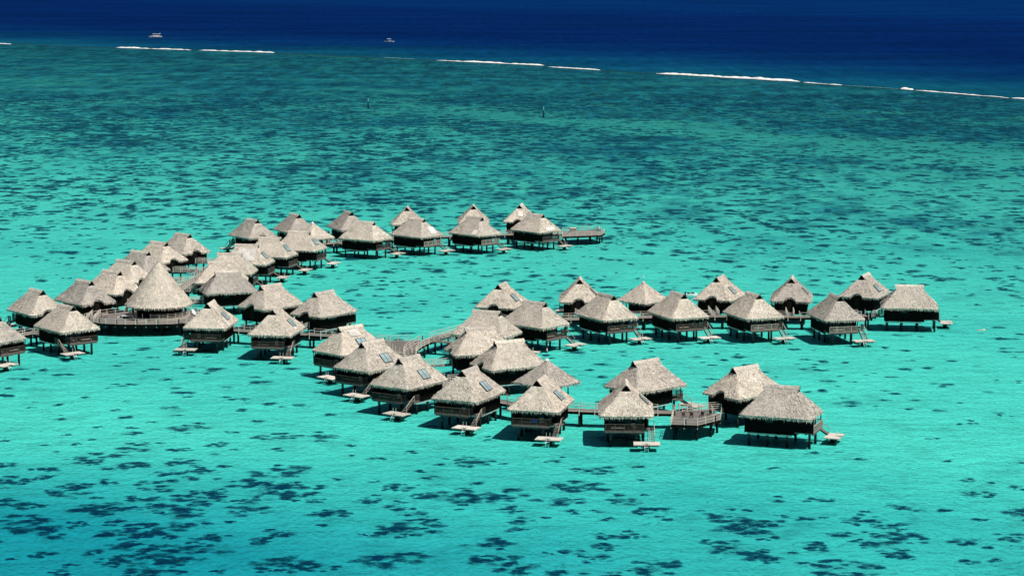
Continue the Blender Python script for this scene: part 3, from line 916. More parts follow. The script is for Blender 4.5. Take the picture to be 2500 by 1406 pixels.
# ------------------------------------------------------------------ pyramid pavilions with a lightning mast
def cone_roof(name, n, rad, z0, z1, seed, cnt, square=False, lip=.20, prof=None):
    rr = random.Random(seed); mb = MB(); fr = MB()
    nu = n; nv = 16
    def P(j, t):
        a = 2 * pi * j / nu
        r = rad * (prof(t) if prof else (1 - t))
        if square:
            k = 1 / max(abs(cos(a)), abs(sin(a))); k = min(k, 1.36)
            r *= k
        z = z0 + (z1 - z0) * t - (.10 * sin(pi * t) if not prof else 0)
        return lump(Vector((r * cos(a), r * sin(a), z)), seed)
    def UVc(j, t): return (2 * pi * rad * j / nu, t * (z1 - z0) * 1.4)
    for j in range(nu):
        for i in range(nv):
            t0, t1 = i / nv, (i + 1) / nv
            mb.face([P(j, t0), P(j + 1, t0), P(j + 1, t1), P(j, t1)], [UVc(j, t0), UVc(j + 1, t0), UVc(j + 1, t1), UVc(j, t1)])
        a, b = P(j, 0), P(j + 1, 0); o = Vector((a.x + b.x, a.y + b.y, 0)).normalized(); dn = Vector((0, 0, -lip)) - o * .1
        mb.face([a + dn, b + dn, b, a], [UVc(j, -.05), UVc(j + 1, -.05), UVc(j + 1, 0), UVc(j, 0)])
        mb.face([a + dn, a + dn - o * 1.3 + Vector((0, 0, .3)), b + dn - o * 1.3 + Vector((0, 0, .3)), b + dn])
        e = (b - a).normalized()
        for k in range(max(3, int((b - a).length / .05))):
            c = a.lerp(b, rr.random()) + o * rr.uniform(-.1, .03) + Vector((0, 0, rr.uniform(-.22, .02)))
            wd = rr.uniform(.03, .075)
            fr.face([c - e * wd, c + e * wd, c + Vector((0, 0, -rr.uniform(.18, .58))) + o * rr.uniform(-.1, .1) + e * rr.uniform(-.07, .07)], [(j * .7, .1), (j * .7 + .05, .1), (j * .7, -.3)])
    for k in range(cnt):
        t = 1 - sqrt(rr.random()); j = rr.random() * nu
        if t > .97: continue
        p = P(j, t); dn = (P(j, max(0, t - .05)) - p).normalized(); ac = (P(j + .3, t) - p).normalized(); nn = ac.cross(dn).normalized()
        if nn.z < 0: nn = -nn
        ln = rr.uniform(.22, .55); wd = rr.uniform(.04, .11); dd = (dn + ac * rr.uniform(-.35, .35)).normalized(); uu = UVc(j, t); ru = rr.random() * 3
        mb.face([p - ac * wd + nn * .02, p + ac * wd + nn * .02, p + dd * ln + ac * wd * .5 + nn * rr.uniform(.03, .09), p + dd * ln - ac * wd * .5 + nn * rr.uniform(.03, .09)],
                [(uu[0] + ru, uu[1]), (uu[0] + ru + .1, uu[1]), (uu[0] + ru + .1, uu[1] - .3), (uu[0] + ru, uu[1] - .3)])
    return mb.mesh(name, M['thatch']), fr.mesh('eave_fringe', M['thatch'])
PR, PF = cone_roof('roof', 48, 3.95, 4.15, 7.75, 31, 1500, square=True)
def pavilion(x, y, a, label, mast, tank):
    root = bpy.data.objects.new('service_pavilion', None); COL.objects.link(root)
    root.location = (x, y, 0); root.rotation_euler = (0, 0, radians(a))
    tag(root, label, 'pavilion', 'square service pavilions with masts')
    rf = link('roof', PR, root); link('eave_fringe', PF, rf)
    mb = MB(); mb.tube((0, 0, 7.6), (0, 0, 7.95), .40, .12, 10); link('roof_finial', mb.mesh('roof_finial', M['new_thatch']), rf)
    mb = MB(); mb.tube((0, 0, 7.7), (0, 0, 7.7 + mast), .028, .015, 6); link('mast', mb.mesh('mast', M['metal']), root)
    mb = MB(); mb.tube((0, 0, 7.7 + mast), (0, 0, 8.15 + mast), .10, .10, 8)
    if mast < 2: link('mast_lamp', mb.mesh('mast_lamp', M['white']), root)
    mb = MB(); mb.box(-2.6, 2.6, -2.6, 2.6, 1.70, 1.9); link('floor', mb.mesh('floor', M['deck_wood']), root)
    for s in (1, -1):
        for q in (1, -1):
            mb = MB(); mb.tube((0, 0, 1.9), (0, 0, 4.6), .10, .10, 8); link('roof_post', mb.mesh('roof_post', M['dark_wood']), root, (2.4 * s, 2.4 * q, 0))
            link('pile', PILE, root, (2.2 * s, 2.2 * q, 0))
    mb = MB(); mb.box(-1.9, 2.2, -1.2, 2.2, 1.905, 4.6); link('wall', mb.mesh('wall', M['dark_wood']), root)
    if tank:
        mb = MB(); mb.box(-1.0, 1.0, -2.3, -1.3, .0, 1.695); link('tank', mb.mesh('tank', M['black']), root)
pavilion(5.6, 353.0, 44, 'square pyramid roof pavilion with white lamp mast behind the front skylit bungalow', 1.4, False)
pavilion(26.2, 442.0, 47, 'square pyramid roof pavilion with short mast in the right arm back row', .9, True)
pavilion(-49.0, 546.5, 42, 'square pyramid roof pavilion with tall thin mast in the upper bend', 3.6, False)

# ------------------------------------------------------------------ walkways, decks
mb = MB(); mb.box(-.06, .06, -.06, .06, -.62, 1.06); RPOST = mb.mesh('rail_post', M['post_wood'])
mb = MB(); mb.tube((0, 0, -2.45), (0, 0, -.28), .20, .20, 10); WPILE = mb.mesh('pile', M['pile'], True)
mb = MB(); mb.tube((0, 0, 0), (0, 0, .62), .10, .10, 8); mb.tube((0, 0, .62), (0, 0, .80), .13, .06, 8); BOLL = mb.mesh('bollard_light', M['mark_dark'])
WZ = 1.9
def smooth_line(pl, n=5):
    res = []
    for i in range(len(pl) - 1):
        p0 = pl[max(0, i - 1)]; p1 = pl[i]; p2 = pl[i + 1]; p3 = pl[min(len(pl) - 1, i + 2)]
        for k in range(n):
            t = k / n
            res.append(tuple(.5 * ((2 * p1[q]) + (-p0[q] + p2[q]) * t + (2 * p0[q] - 5 * p1[q] + 4 * p2[q] - p3[q]) * t * t + (-p0[q] + 3 * p1[q] - 3 * p2[q] + p3[q]) * t ** 3) for q in (0, 1)))
    res.append(pl[-1]); return res
def resample(pl, step):
    out_ = [pl[0]]; acc = 0
    for a, b in zip(pl, pl[1:]):
        L = hypot(b[0] - a[0], b[1] - a[1]); pos = step - acc
        while pos <= L:
            t = pos / L; out_.append((a[0] + (b[0] - a[0]) * t, a[1] + (b[1] - a[1]) * t)); pos += step
        acc = (acc + L) % step
    if hypot(out_[-1][0] - pl[-1][0], out_[-1][1] - pl[-1][1]) > .3 * step: out_.append(pl[-1])
    else: out_[-1] = pl[-1]
    return out_
def side(pl, d):
    r = []
    for i in range(len(pl)):
        a = pl[max(0, i - 1)]; b_ = pl[min(len(pl) - 1, i + 1)]
        tx, ty = b_[0] - a[0], b_[1] - a[1]; L = hypot(tx, ty) or 1
        r.append((pl[i][0] - ty / L * d, pl[i][1] + tx / L * d))
    return r
def railing(root, pts, o, closed=False, skip=(), sag=.03, hs=(.10, .54, 1.04), bollards=0):
    """posts as parts of their own, rails between them"""
    n = len(pts)
    for i, p in enumerate(pts):
        link('rail_post', RPOST, root, (p[0] - o[0], p[1] - o[1], WZ))
        if bollards and i % bollards == 1: link('bollard_light', BOLL, root, (p[0] - o[0] + .25, p[1] - o[1] + .3, WZ + .02))
    runs = [[]]
    for i in range(n - 1 + (1 if closed else 0)):
        a, b_ = pts[i], pts[(i + 1) % n]
        m_ = ((a[0] + b_[0]) / 2, (a[1] + b_[1]) / 2)
        if any(hypot(m_[0] - g[0], m_[1] - g[1]) < g[2] for g in skip):
            if runs[-1]: runs.append([])
            continue
        runs[-1].append((a, b_))
    for run in runs:                                    # every rail of every run is a part of its own
        if not run: continue
        for h in hs:
            mb = MB(); s_ = sag * (1 if h > .5 else .6)
            for a, b_ in run:
                A_ = Vector((a[0] - o[0], a[1] - o[1], WZ + h)); B_ = Vector((b_[0] - o[0], b_[1] - o[1], WZ + h)); C_ = (A_ + B_) / 2 + Vector((0, 0, -s_))
                mb.bar(A_, C_, .055, .045); mb.bar(C_, B_, .055, .045)
            link('rail', mb.mesh('rail', M['post_wood']), root)
def walkway(name, key, label, width=2.1):
    pl = resample(smooth_line(WALKS[key]), 1.2); o = pl[len(pl) // 2]
    root = bpy.data.objects.new(name, None); COL.objects.link(root); root.location = (o[0], o[1], 0)
    tag(root, label, 'walkway', 'timber walkways on piles')
    l, r = side(pl, width / 2), side(pl, -width / 2)
    mb = MB(); s_ = 0
    for i in range(len(pl) - 1):
        L = hypot(pl[i + 1][0] - pl[i][0], pl[i + 1][1] - pl[i][1])
        q = [(l[i][0] - o[0], l[i][1] - o[1]), (r[i][0] - o[0], r[i][1] - o[1]), (r[i + 1][0] - o[0], r[i + 1][1] - o[1]), (l[i + 1][0] - o[0], l[i + 1][1] - o[1])]
        mb.face([(x, y, WZ) for x, y in q], [(s_, 0), (s_, width), (s_ + L, width), (s_ + L, 0)])
        mb.face([(x, y, WZ - .14) for x, y in reversed(q)])
        for a, b_ in ((0, 3), (1, 2)):
            f = [(q[a][0], q[a][1], WZ), (q[b_][0], q[b_][1], WZ), (q[b_][0], q[b_][1], WZ - .14), (q[a][0], q[a][1], WZ - .14)]
            mb.face(f)
        s_ += L
    link('walkway_deck', mb.mesh('walkway_deck', M['deck_wood']), root)
    mb = MB()
    for sd in (width / 2, -width / 2):
        e = side(pl, sd)
        for a, b_ in zip(e, e[1:]): mb.bar((a[0] - o[0], a[1] - o[1], WZ - .20), (b_[0] - o[0], b_[1] - o[1], WZ - .20), .10, .36)
    link('walkway_beam', mb.mesh('walkway_beam', M['dark_wood']), root)
    mb = MB()
    for sd in (width / 2 - .08, -width / 2 + .08):
        e = side(pl, sd)
        for a, b_ in zip(e, e[1:]): mb.bar((a[0] - o[0], a[1] - o[1], WZ + .055), (b_[0] - o[0], b_[1] - o[1], WZ + .055), .10, .10)
    link('kerb_rail', mb.mesh('kerb_rail', M['pale_wood']), root)
    pp = resample(pl, 5.2)
    for sd in (width / 2 - .3, -width / 2 + .3):
        for p in side(pp, sd): link('pile', WPILE, root, (p[0] - o[0], p[1] - o[1], WZ))
    sk = [(g[0], g[1], 1.9) for g in GATES]
    pr = resample(pl, 2.4)
    for sd in (1, -1): railing(root, side(pr, sd * (width / 2 + .04)), o, skip=sk, bollards=0)
    return root
walkway('walkway', 'left_arm', 'timber walkway running up between the two left rows from the round restaurant')
walkway('walkway', 'upper_arm', 'timber walkway between the upper bungalow rows ending at the jetty')
walkway('walkway', 'west', 'timber walkway leaving the restaurant deck towards the left edge')
walkway('walkway', 'link', 'timber walkway from the restaurant deck to the triangular deck')
walkway('walkway', 'curve', 'curved timber walkway from the triangular deck along the right arm')
walkway('walkway', 'front', 'timber walkway behind the front bungalows ending at the railed end deck')

def deck(name, poly, label, cat='deck', z=WZ + .012, skip=(), pile_step=3.4, rail=True, bollards=0, holes=()):
    o = (sum(p[0] for p in poly) / len(poly), sum(p[1] for p in poly) / len(poly))
    root = bpy.data.objects.new(name, None); COL.objects.link(root); root.location = (o[0], o[1], 0)
    tag(root, label, cat)
    mb = MB(); mb.prism([(x - o[0], y - o[1]) for x, y in poly], z - .15, z); link('deck_floor', mb.mesh('deck_floor', M['deck_wood']), root)
    mb = MB()
    cl = poly + [poly[0]]
    ins = [(o[0] + (x - o[0]) * 1.006, o[1] + (y - o[1]) * 1.006) for x, y in cl]
    for a, b_ in zip(ins, ins[1:]): mb.bar((a[0] - o[0], a[1] - o[1], z - .23), (b_[0] - o[0], b_[1] - o[1], z - .23), .10, .42)
    link('deck_beam', mb.mesh('deck_beam', M['dark_wood']), root)
    ins2 = [(o[0] + (x - o[0]) * .86, o[1] + (y - o[1]) * .86) for x, y in cl]
    for p in resample(ins2, pile_step)[:-1]: link('pile', WPILE, root, (p[0] - o[0], p[1] - o[1], WZ))
    if rail:
        railing(root, resample(cl, 2.0)[:-1], o, closed=True, skip=skip, bollards=bollards)
    return root
# triangular hub deck
hub = [(-24.6, 405.6), (-22.3, 399.0), (-20.6, 393.5), (-19.5, 391.6), (-17.6, 391.4), (-18.6, 399.5), (-16.9, 406.2)]
deck('hub_deck', hub, 'triangular timber deck where the walkways meet', skip=[(-18.4, 392, 2.4), (-18.2, 397, 4.2), (-17.6, 403.4, 3.4), (-24, 403, 2.6)], bollards=0)
endp = [(23.9, 330.0), (27.8, 329.3), (31.6, 333.4), (32.3, 338.4), (29.7, 339.2), (25.3, 340.4), (24.7, 336.4)]
deck('end_deck', endp, 'railed timber viewing deck between the two foremost right bungalows', skip=[(25, 339.3, 2.2), (31.9, 336.5, 1.9), (30.9, 338.9, 1.4)], bollards=3)
jet = [(12.8, 566.0), (22.8, 569.3), (24.0, 574.4), (21.8, 580.5), (13.2, 577.4)]
deck('jetty', jet, 'timber jetty with rails at the end of the upper arm', 'jetty', skip=[(13, 571.6, 3.0)])
# restaurant deck: wide crescent in front of the round roof
RC = (-69.3, 434.6)
cres = []
front = [(-83.5, 431.5), (-81.6, 428.2), (-79.2, 426.0), (-75.6, 425.0), (-70.7, 424.9), (-65.6, 425.4), (-62.4, 427.2), (-61.2, 430.5)]
back = [(-61.5, 437), (-64, 441.5), (-69, 443.2), (-74, 442.5), (-78.5, 439), (-82, 435.5)]
deck('restaurant_deck', front + back, 'broad curved timber deck in front of the round restaurant', skip=[(-63, 428, 2.2), (-70.6, 443, 2.6), (-82.6, 430, 2.0)], pile_step=4.2, bollards=2)
# round restaurant
root = bpy.data.objects.new('round_restaurant', None); COL.objects.link(root); root.location = (RC[0], RC[1], 0)
tag(root, 'tall round conical thatched restaurant on the curved deck', 'restaurant')
def prof(t): return (1 - t) * .965 + .035
cr, cf = cone_roof('roof', 56, 6.5, 4.55, 12.75, 77, 3200, prof=prof)
rf = link('roof', cr, root); link('eave_fringe', cf, rf)
mb = MB(); mb.tube((0, 0, 12.45), (0, 0, 12.95), .40, .28, 10); link('roof_finial', mb.mesh('roof_finial', M['thatch']), rf)
mb = MB()
for i in range(20):
    a, b_ = 2 * pi * i / 20, 2 * pi * (i + 1) / 20
    mb.face([(4.3 * cos(a), 4.3 * sin(a), 2.3), (4.3 * cos(b_), 4.3 * sin(b_), 2.3), (4.3 * cos(b_), 4.3 * sin(b_), 5.4), (4.3 * cos(a), 4.3 * sin(a), 5.4)])
link('wall', mb.mesh('wall', M['dark_wood']), root)
pol = [(6.0 * cos(2 * pi * i / 32), 6.0 * sin(2 * pi * i / 32)) for i in range(32)]
mb = MB(); mb.prism(pol, 1.93, 2.3); link('floor', mb.mesh('floor', M['pale_wood']), root)
mb = MB(); mb.tube((0, 0, 2.3), (0, 0, 5.0), .11, .11, 8); RP = mb.mesh('roof_post', M['dark_wood'])
for i in range(14): link('roof_post', RP, root, (5.2 * cos(2 * pi * i / 14), 5.2 * sin(2 * pi * i / 14), 0))
mb = MB(); mb.box(-.05, .05, -.05, .05, 2.3, 3.3); RP2 = mb.mesh('rail_post', M['post_wood'])
mb = MB(); N_ = 22
for i in range(N_):
    a = 2 * pi * i / N_; b_ = 2 * pi * (i + 1) / N_
    link('rail_post', RP2, root, (5.9 * cos(a), 5.9 * sin(a), 0))
    if i in (14, 15): continue
    for h in (2.62, 2.95, 3.25):
        A_ = Vector((5.9 * cos(a), 5.9 * sin(a), h)); B_ = Vector((5.9 * cos(b_), 5.9 * sin(b_), h)); C_ = (A_ + B_) / 2 + Vector((0, 0, -.09))
        mb.bar(A_, C_, .05); mb.bar(C_, B_, .05)
link('rope_railing', mb.mesh('rope_railing', M['post_wood']), root)
mb = MB()
for k in range(3):
    mb.box(-1.0, 1.0, -6.1 - .35 * (k + 1), -6.1 - .35 * k, 1.92, 2.30 - .10 * (k + 1))
o = link('entrance_steps', mb.mesh('entrance_steps', M['pale_wood']), root); o.rotation_euler = (0, 0, radians(-22))

# ------------------------------------------------------------------ furniture and small things
def obj_thing(name, label, cat, loc, rz=0, group=None):
    r = bpy.data.objects.new(name, None); COL.objects.link(r); r.location = loc; r.rotation_euler = (0, 0, rz); r.empty_display_size = .2
    return tag(r, label, cat, group)
mb = MB(); mb.box(-1.0, 1.0, -.42, .42, .34, .42); LTOP = mb.mesh('table_top', M['pale_wood'])
mb = MB(); mb.box(-.05, .05, -.05, .05, 0, .34); LLEG = mb.mesh('leg', M['rail_wood'])
mb = MB(); mb.box(-.32, .32, -.32, .32, .36, .46); CSEAT = mb.mesh('seat', M['fabric'])
mb = MB(); mb.box(-.32, .32, .27, .33, .465, .95); CBACK = mb.mesh('backrest', M['pale_wood'])
mb = MB(); mb.box(-.03, .03, -.03, .03, 0, .36); CLEG = mb.mesh('leg', M['rail_wood'])
BAL = {'A2': 'second bungalow from the triangular deck', 'A3': 'third bungalow from the triangular deck', 'A4': 'bungalow left of the foremost skylit one', 'A5': 'bungalow in front of the lamp mast pavilion', 'A6': 'foremost bungalow', 'A9': 'long-sided lower right bungalow',
       'C1': 'first outer bungalow of the right arm', 'C2': 'second outer bungalow of the right arm', 'C3': 'third outer bungalow of the right arm', 'C4': 'fourth outer bungalow of the right arm', 'C5': 'fifth outer bungalow of the right arm',
       'E1': 'bungalow cut by the left edge', 'E2': 'bungalow left of the restaurant deck', 'E21': 'straw-patched bungalow by the restaurant', 'E22': 'skylit bungalow beside the straw-patched one', 'A1': 'patched bungalow by the triangular deck'}
for k, ph in BAL.items():
    x, y, a = HOUSES[k]; th = radians(a); m = -1 if k in MIRROR else 1
    def W(u, v): return (x + u * cos(th) - v * m * sin(th), y + u * sin(th) + v * m * cos(th), FLOOR + .003)
    t = obj_thing('low_table', 'low wooden table on balcony of the ' + ph, 'table', W(4.75, -1.2), th + pi / 2, 'low tables on bungalow balconies')
    link('table_top', LTOP, t)
    for i in (-.85, .85):
        for j in (-.32, .32): link('leg', LLEG, t, (i, j, 0))
    c = obj_thing('balcony_chair', 'cushioned chair on balcony of the ' + ph, 'chair', W(4.4, 1.2), th + pi / 2 + .5, 'chairs on bungalow balconies')
    link('seat', CSEAT, c); link('backrest', CBACK, c)
    for i in (-.28, .28):
        for j in (-.28, .28): link('leg', CLEG, c, (i, j, 0))
x, y, a = HOUSES['A5']; th = radians(a)
mb = MB(); n = 8
for i in range(n):
    z0 = -.02 * sin(i * 1.7); mb.box(-.45 + .9 * i / n, -.45 + .9 * (i + 1) / n, -.03 + z0, .03 + z0, -.55, 0)
tag(link('blue_towel', mb.mesh('blue_towel', M['blue_fabric']), None, (x + 5.74 * cos(th) - .4 * -sin(th) * -1, y + 5.74 * sin(th), FLOOR + 1.08), th + pi / 2), 'blue towel hung over the balcony rail in front of the lamp mast pavilion', 'towel')
# white table and chairs on the restaurant deck
def table(loc, rz, label, topm, w_=1.9, d_=.9):
    t = obj_thing('dining_table', label, 'table', loc, rz)
    mb = MB(); mb.box(-w_ / 2, w_ / 2, -d_ / 2, d_ / 2, .70, .76); link('table_top', mb.mesh('table_top', topm), t)
    mb = MB(); mb.box(-.04, .04, -.04, .04, 0, .70); lg = mb.mesh('leg', topm)
    for i in (-1, 1):
        for j in (-1, 1): link('leg', lg, t, (i * (w_ / 2 - .1), j * (d_ / 2 - .1), 0))
def chair(loc, rz, label, m_, group):
    c = obj_thing('deck_chair', label, 'chair', loc, rz, group)
    mb = MB(); mb.box(-.26, .26, -.26, .26, .42, .47); link('seat', mb.mesh('seat', m_), c)
    mb = MB(); mb.box(-.26, .26, .23, .28, .475, .95); link('backrest', mb.mesh('backrest', m_), c)
    mb = MB(); mb.box(-.025, .025, -.025, .025, 0, .42); lg = mb.mesh('leg', m_)
    for i in (-.22, .22):
        for j in (-.22, .22): link('leg', lg, c, (i, j, 0))
DZ = WZ + .016
table((-75.2, 431.2, DZ), .1, 'white table on the left of the restaurant deck', M['white'])
chair((-76.8, 431.4, DZ), -1.4, 'white chair left of the white restaurant table', M['white'], 'white chairs at the restaurant table')
chair((-73.5, 430.2, DZ), 1.9, 'white chair right of the white restaurant table', M['white'], 'white chairs at the restaurant table')
table((-79.8, 433.4, DZ), .5, 'small pale table at the left end of the restaurant deck', M['pale_wood'], 1.4, .9)
def lounger(loc, rz, label):
    t = obj_thing('sun_lounger', label, 'sun lounger', loc, rz, 'white sun loungers beside the restaurant')
    mb = MB(); mb.box(-.35, .35, -.95, .35, .30, .38); link('seat', mb.mesh('seat', M['white']), t)
    mb = MB(); mb.bar((0, .36, .34), (0, .95, .80), .70, .07); link('backrest', mb.mesh('backrest', M['white']), t)
    mb = MB(); mb.box(-.03, .03, -.03, .03, 0, .30); lg = mb.mesh('leg', M['white'])
    for i in (-.3, .3):
        for j in (-.8, .3): link('leg', lg, t, (i, j, 0))
lounger((-62.6, 438.2, DZ), 1.2, 'white sun lounger right of the restaurant, farther of the two')
lounger((-62.2, 435.6, DZ), 1.0, 'white sun lounger right of the restaurant, nearer of the two')
for i, (cx, cy, rz, ph) in enumerate(((26.2, 334.6, .3, 'left of the four on the end deck'), (27.3, 334.5, -.2, 'second from left of the four on the end deck'), (28.9, 334.9, -.6, 'third from left of the four on the end deck'), (30.2, 336.2, -.8, 'rightmost of the four on the end deck'))):
    chair((cx, cy, DZ), rz, 'dark deck chair, ' + ph, M['frame_dark'], 'dark chairs on the end deck')
for px, py, ph in ((939.5, 833, 'left of the two on the triangular deck'), (1032.5, 828, 'at the foot of the curved walkway')):
    X_, Y_ = U(px, py, WZ)
    o = link('bollard_lamp', BOLL, None, (X_, Y_ - .8, WZ + .016)); tag(o, 'short dark bollard lamp, ' + ph, 'lamp', 'bollard lamps on the triangular deck')
X_, Y_ = U(1404, 563, WZ)
t = obj_thing('storage_cabin', 'small beige storage cabin on the jetty', 'cabin', (15.8, 576.3, DZ), .1)
mb = MB(); mb.box(-.75, .75, -.5, .5, 0, .95); link('wall', mb.mesh('wall', M['pale_wood']), t)
mb = MB(); mb.box(-.85, .85, -.6, .6, .951, 1.03); link('roof', mb.mesh('roof', M['post_wood']), t)
t = obj_thing('bench_frame', 'tall white metal frame standing on the jetty', 'frame', (19.0, 578.2, DZ), .2)
mb = MB()
for i in (-.9, .9): mb.bar((i, 0, 0), (i, 0, 1.6), .06)
link('post', mb.mesh('post', M['metal']), t)
mb = MB(); mb.bar((-.95, 0, 1.62), (.95, 0, 1.62), .07); link('top_bar', mb.mesh('top_bar', M['metal']), t)
t = obj_thing('signal_mast', 'thin mast with white box at the outer end of the jetty', 'mast', (22.4, 577.0, DZ))
mb = MB(); mb.tube((0, 0, 0), (0, 0, 2.9), .05, .03, 6); link('pole', mb.mesh('pole', M['metal']), t)
mb = MB(); mb.box(.06, .42, -.2, .2, .65, 1.35); link('box', mb.mesh('box', M['white']), t)

# ------------------------------------------------------------------ channel markers
for (px, py, ph, tilt) in ((899, 262, 'left of the two in the far lagoon', .0), (1327, 284, 'right of the two in the far lagoon', .0)):
    X_, Y_ = U(px, py)
    t = obj_thing('channel_marker', 'green-topped dark channel marker post, ' + ph, 'marker', (X_, Y_, 0), 0, 'channel markers in the far lagoon')
    mb = MB(); mb.tube((0, 0, -.5), (0, 0, 1.7), .45, .32, 8); link('base', mb.mesh('base', M['mark_dark']), t)
    mb = MB(); mb.tube((0, 0, 1.69), (0, 0, 3.0), .18, .16, 8); link('post', mb.mesh('post', M['mark_dark']), t)
    mb = MB(); mb.tube((0, 0, 2.99), (0, 0, 4.5), .22, .18, 8); link('top_mark', mb.mesh('top_mark', M['mark_green']), t)

# ------------------------------------------------------------------ boats
def hull_mesh(L, B, H, mat_, n=18):
    mb = MB(); m_ = 7
    def P(i, j):
        t = i / n; x = (t - .5) * L
        wd = B / 2 * (1 - max(0, (t - .45) / .55) ** 2.2) * (.92 + .08 * min(1, t * 5))
        sh = H * (1 + .35 * max(0, t - .4) ** 1.5)
        a = j / m_
        y = wd * sin(a * pi / 2) ** .7 if j else 0
        z = -.25 + (sh + .25) * a ** 1.6
        return Vector((x + .06 * L * a * max(0, t - .7), y, z))
    for s_ in (1, -1):
        for i in range(n):
            for j in range(m_):
                q = [P(i, j), P(i + 1, j), P(i + 1, j + 1), P(i, j + 1)]
                q = [Vector((p.x, p.y * s_, p.z)) for p in q]
                mb.face(q if s_ < 0 else q[::-1])
    for i in range(n):
        a, b_ = P(i, m_), P(i + 1, m_)
        mb.face([(a.x, -a.y, a.z - .05), (b_.x, -b_.y, b_.z - .05), (b_.x, b_.y, b_.z - .05), (a.x, a.y, a.z - .05)])
    tr = [P(0, j) for j in range(m_ + 1)]
    mb.face([(p.x, p.y, p.z) for p in tr] + [(p.x, -p.y, p.z) for p in reversed(tr[1:])])
    return mb.mesh('hull', mat_)
X_, Y_ = U(380, 93)
t = obj_thing('motor_cruiser', 'white motor cruiser with hard top, left of the two on the blue ocean', 'boat', (X_, Y_, 0), pi + .12)
link('hull', hull_mesh(12.5, 3.9, 1.55, M['gel']), t)
mb = MB(); mb.prism([(-3.6, -1.5), (2.4, -1.5), (4.2, -.9), (4.2, .9), (2.4, 1.5), (-3.6, 1.5)], 1.5, 2.15); link('cabin', mb.mesh('cabin', M['gel']), t)
mb = MB(); mb.prism([(-3.2, -1.4), (2.0, -1.4), (3.4, -.8), (3.4, .8), (2.0, 1.4), (-3.2, 1.4)], 2.155, 3.2); link('windscreen', mb.mesh('windscreen', M['boat_dark']), t)
mb = MB(); mb.prism([(-4.6, -1.7), (2.6, -1.7), (3.2, 0), (2.6, 1.7), (-4.6, 1.7)], 3.6, 3.85); link('hard_top', mb.mesh('hard_top', M['white']), t)
mb = MB()
for i in (-4.2, -1, 2.2):
    for j in (-1.45, 1.45): mb.bar((i, j, 2.1), (i, j, 3.6), .10)
link('top_support', mb.mesh('top_support', M['gel']), t)
mb = MB(); mb.tube((1.4, 0, 3.85), (1.4, 0, 6.0), .05, .03, 6); link('antenna', mb.mesh('antenna', M['metal']), t)
mb = MB(); mb.tube((-4.4, 0, 3.86), (-4.4, 0, 4.7), .25, .25, 10); link('radar_dome', mb.mesh('radar_dome', M['mark_green']), t)
X_, Y_ = U(950, 104)
t = obj_thing('fishing_boat', 'small open boat with white canopy, right of the two on the blue ocean', 'boat', (X_, Y_, 0), .15)
link('hull', hull_mesh(9.5, 2.9, 1.1, M['boat_teal']), t)
mb = MB(); mb.box(-.6, 1.8, -.9, .9, 1.0, 1.9); link('console', mb.mesh('console', M['boat_teal']), t)
mb = MB(); mb.prism([(-1.9, -1.3), (1.6, -1.3), (1.9, 0), (1.6, 1.3), (-1.9, 1.3)], 3.0, 3.3); link('canopy', mb.mesh('canopy', M['white']), t)
mb = MB()
for i in (-1.6, 1.4):
    for j in (-1.05, 1.05): mb.bar((i, j, .9), (i, j, 3.0), .09)
link('canopy_post', mb.mesh('canopy_post', M['metal']), t)
mb = MB(); mb.box(-5.2, -4.6, -.35, .35, .2, 1.5); link('outboard_motor', mb.mesh('outboard_motor', M['boat_dark']), t)
X_, Y_ = U(1688, 723)
t = obj_thing('dinghy', 'small white dinghy with dark seats, behind the third outer bungalow of the right arm', 'boat', (X_, Y_, 0), .2)
link('hull', hull_mesh(2.6, 1.2, .6, M['gel'], 12), t)
for i in (-.6, .3):
    mb = MB(); mb.box(i - .2, i + .2, -.55, .55, .62, .80); link('seat', mb.mesh('seat', M['boat_dark']), t)
mb = MB(); mb.box(-1.5, -1.25, -.18, .18, .1, 1.0); link('outboard_motor', mb.mesh('outboard_motor', M['boat_dark']), t)

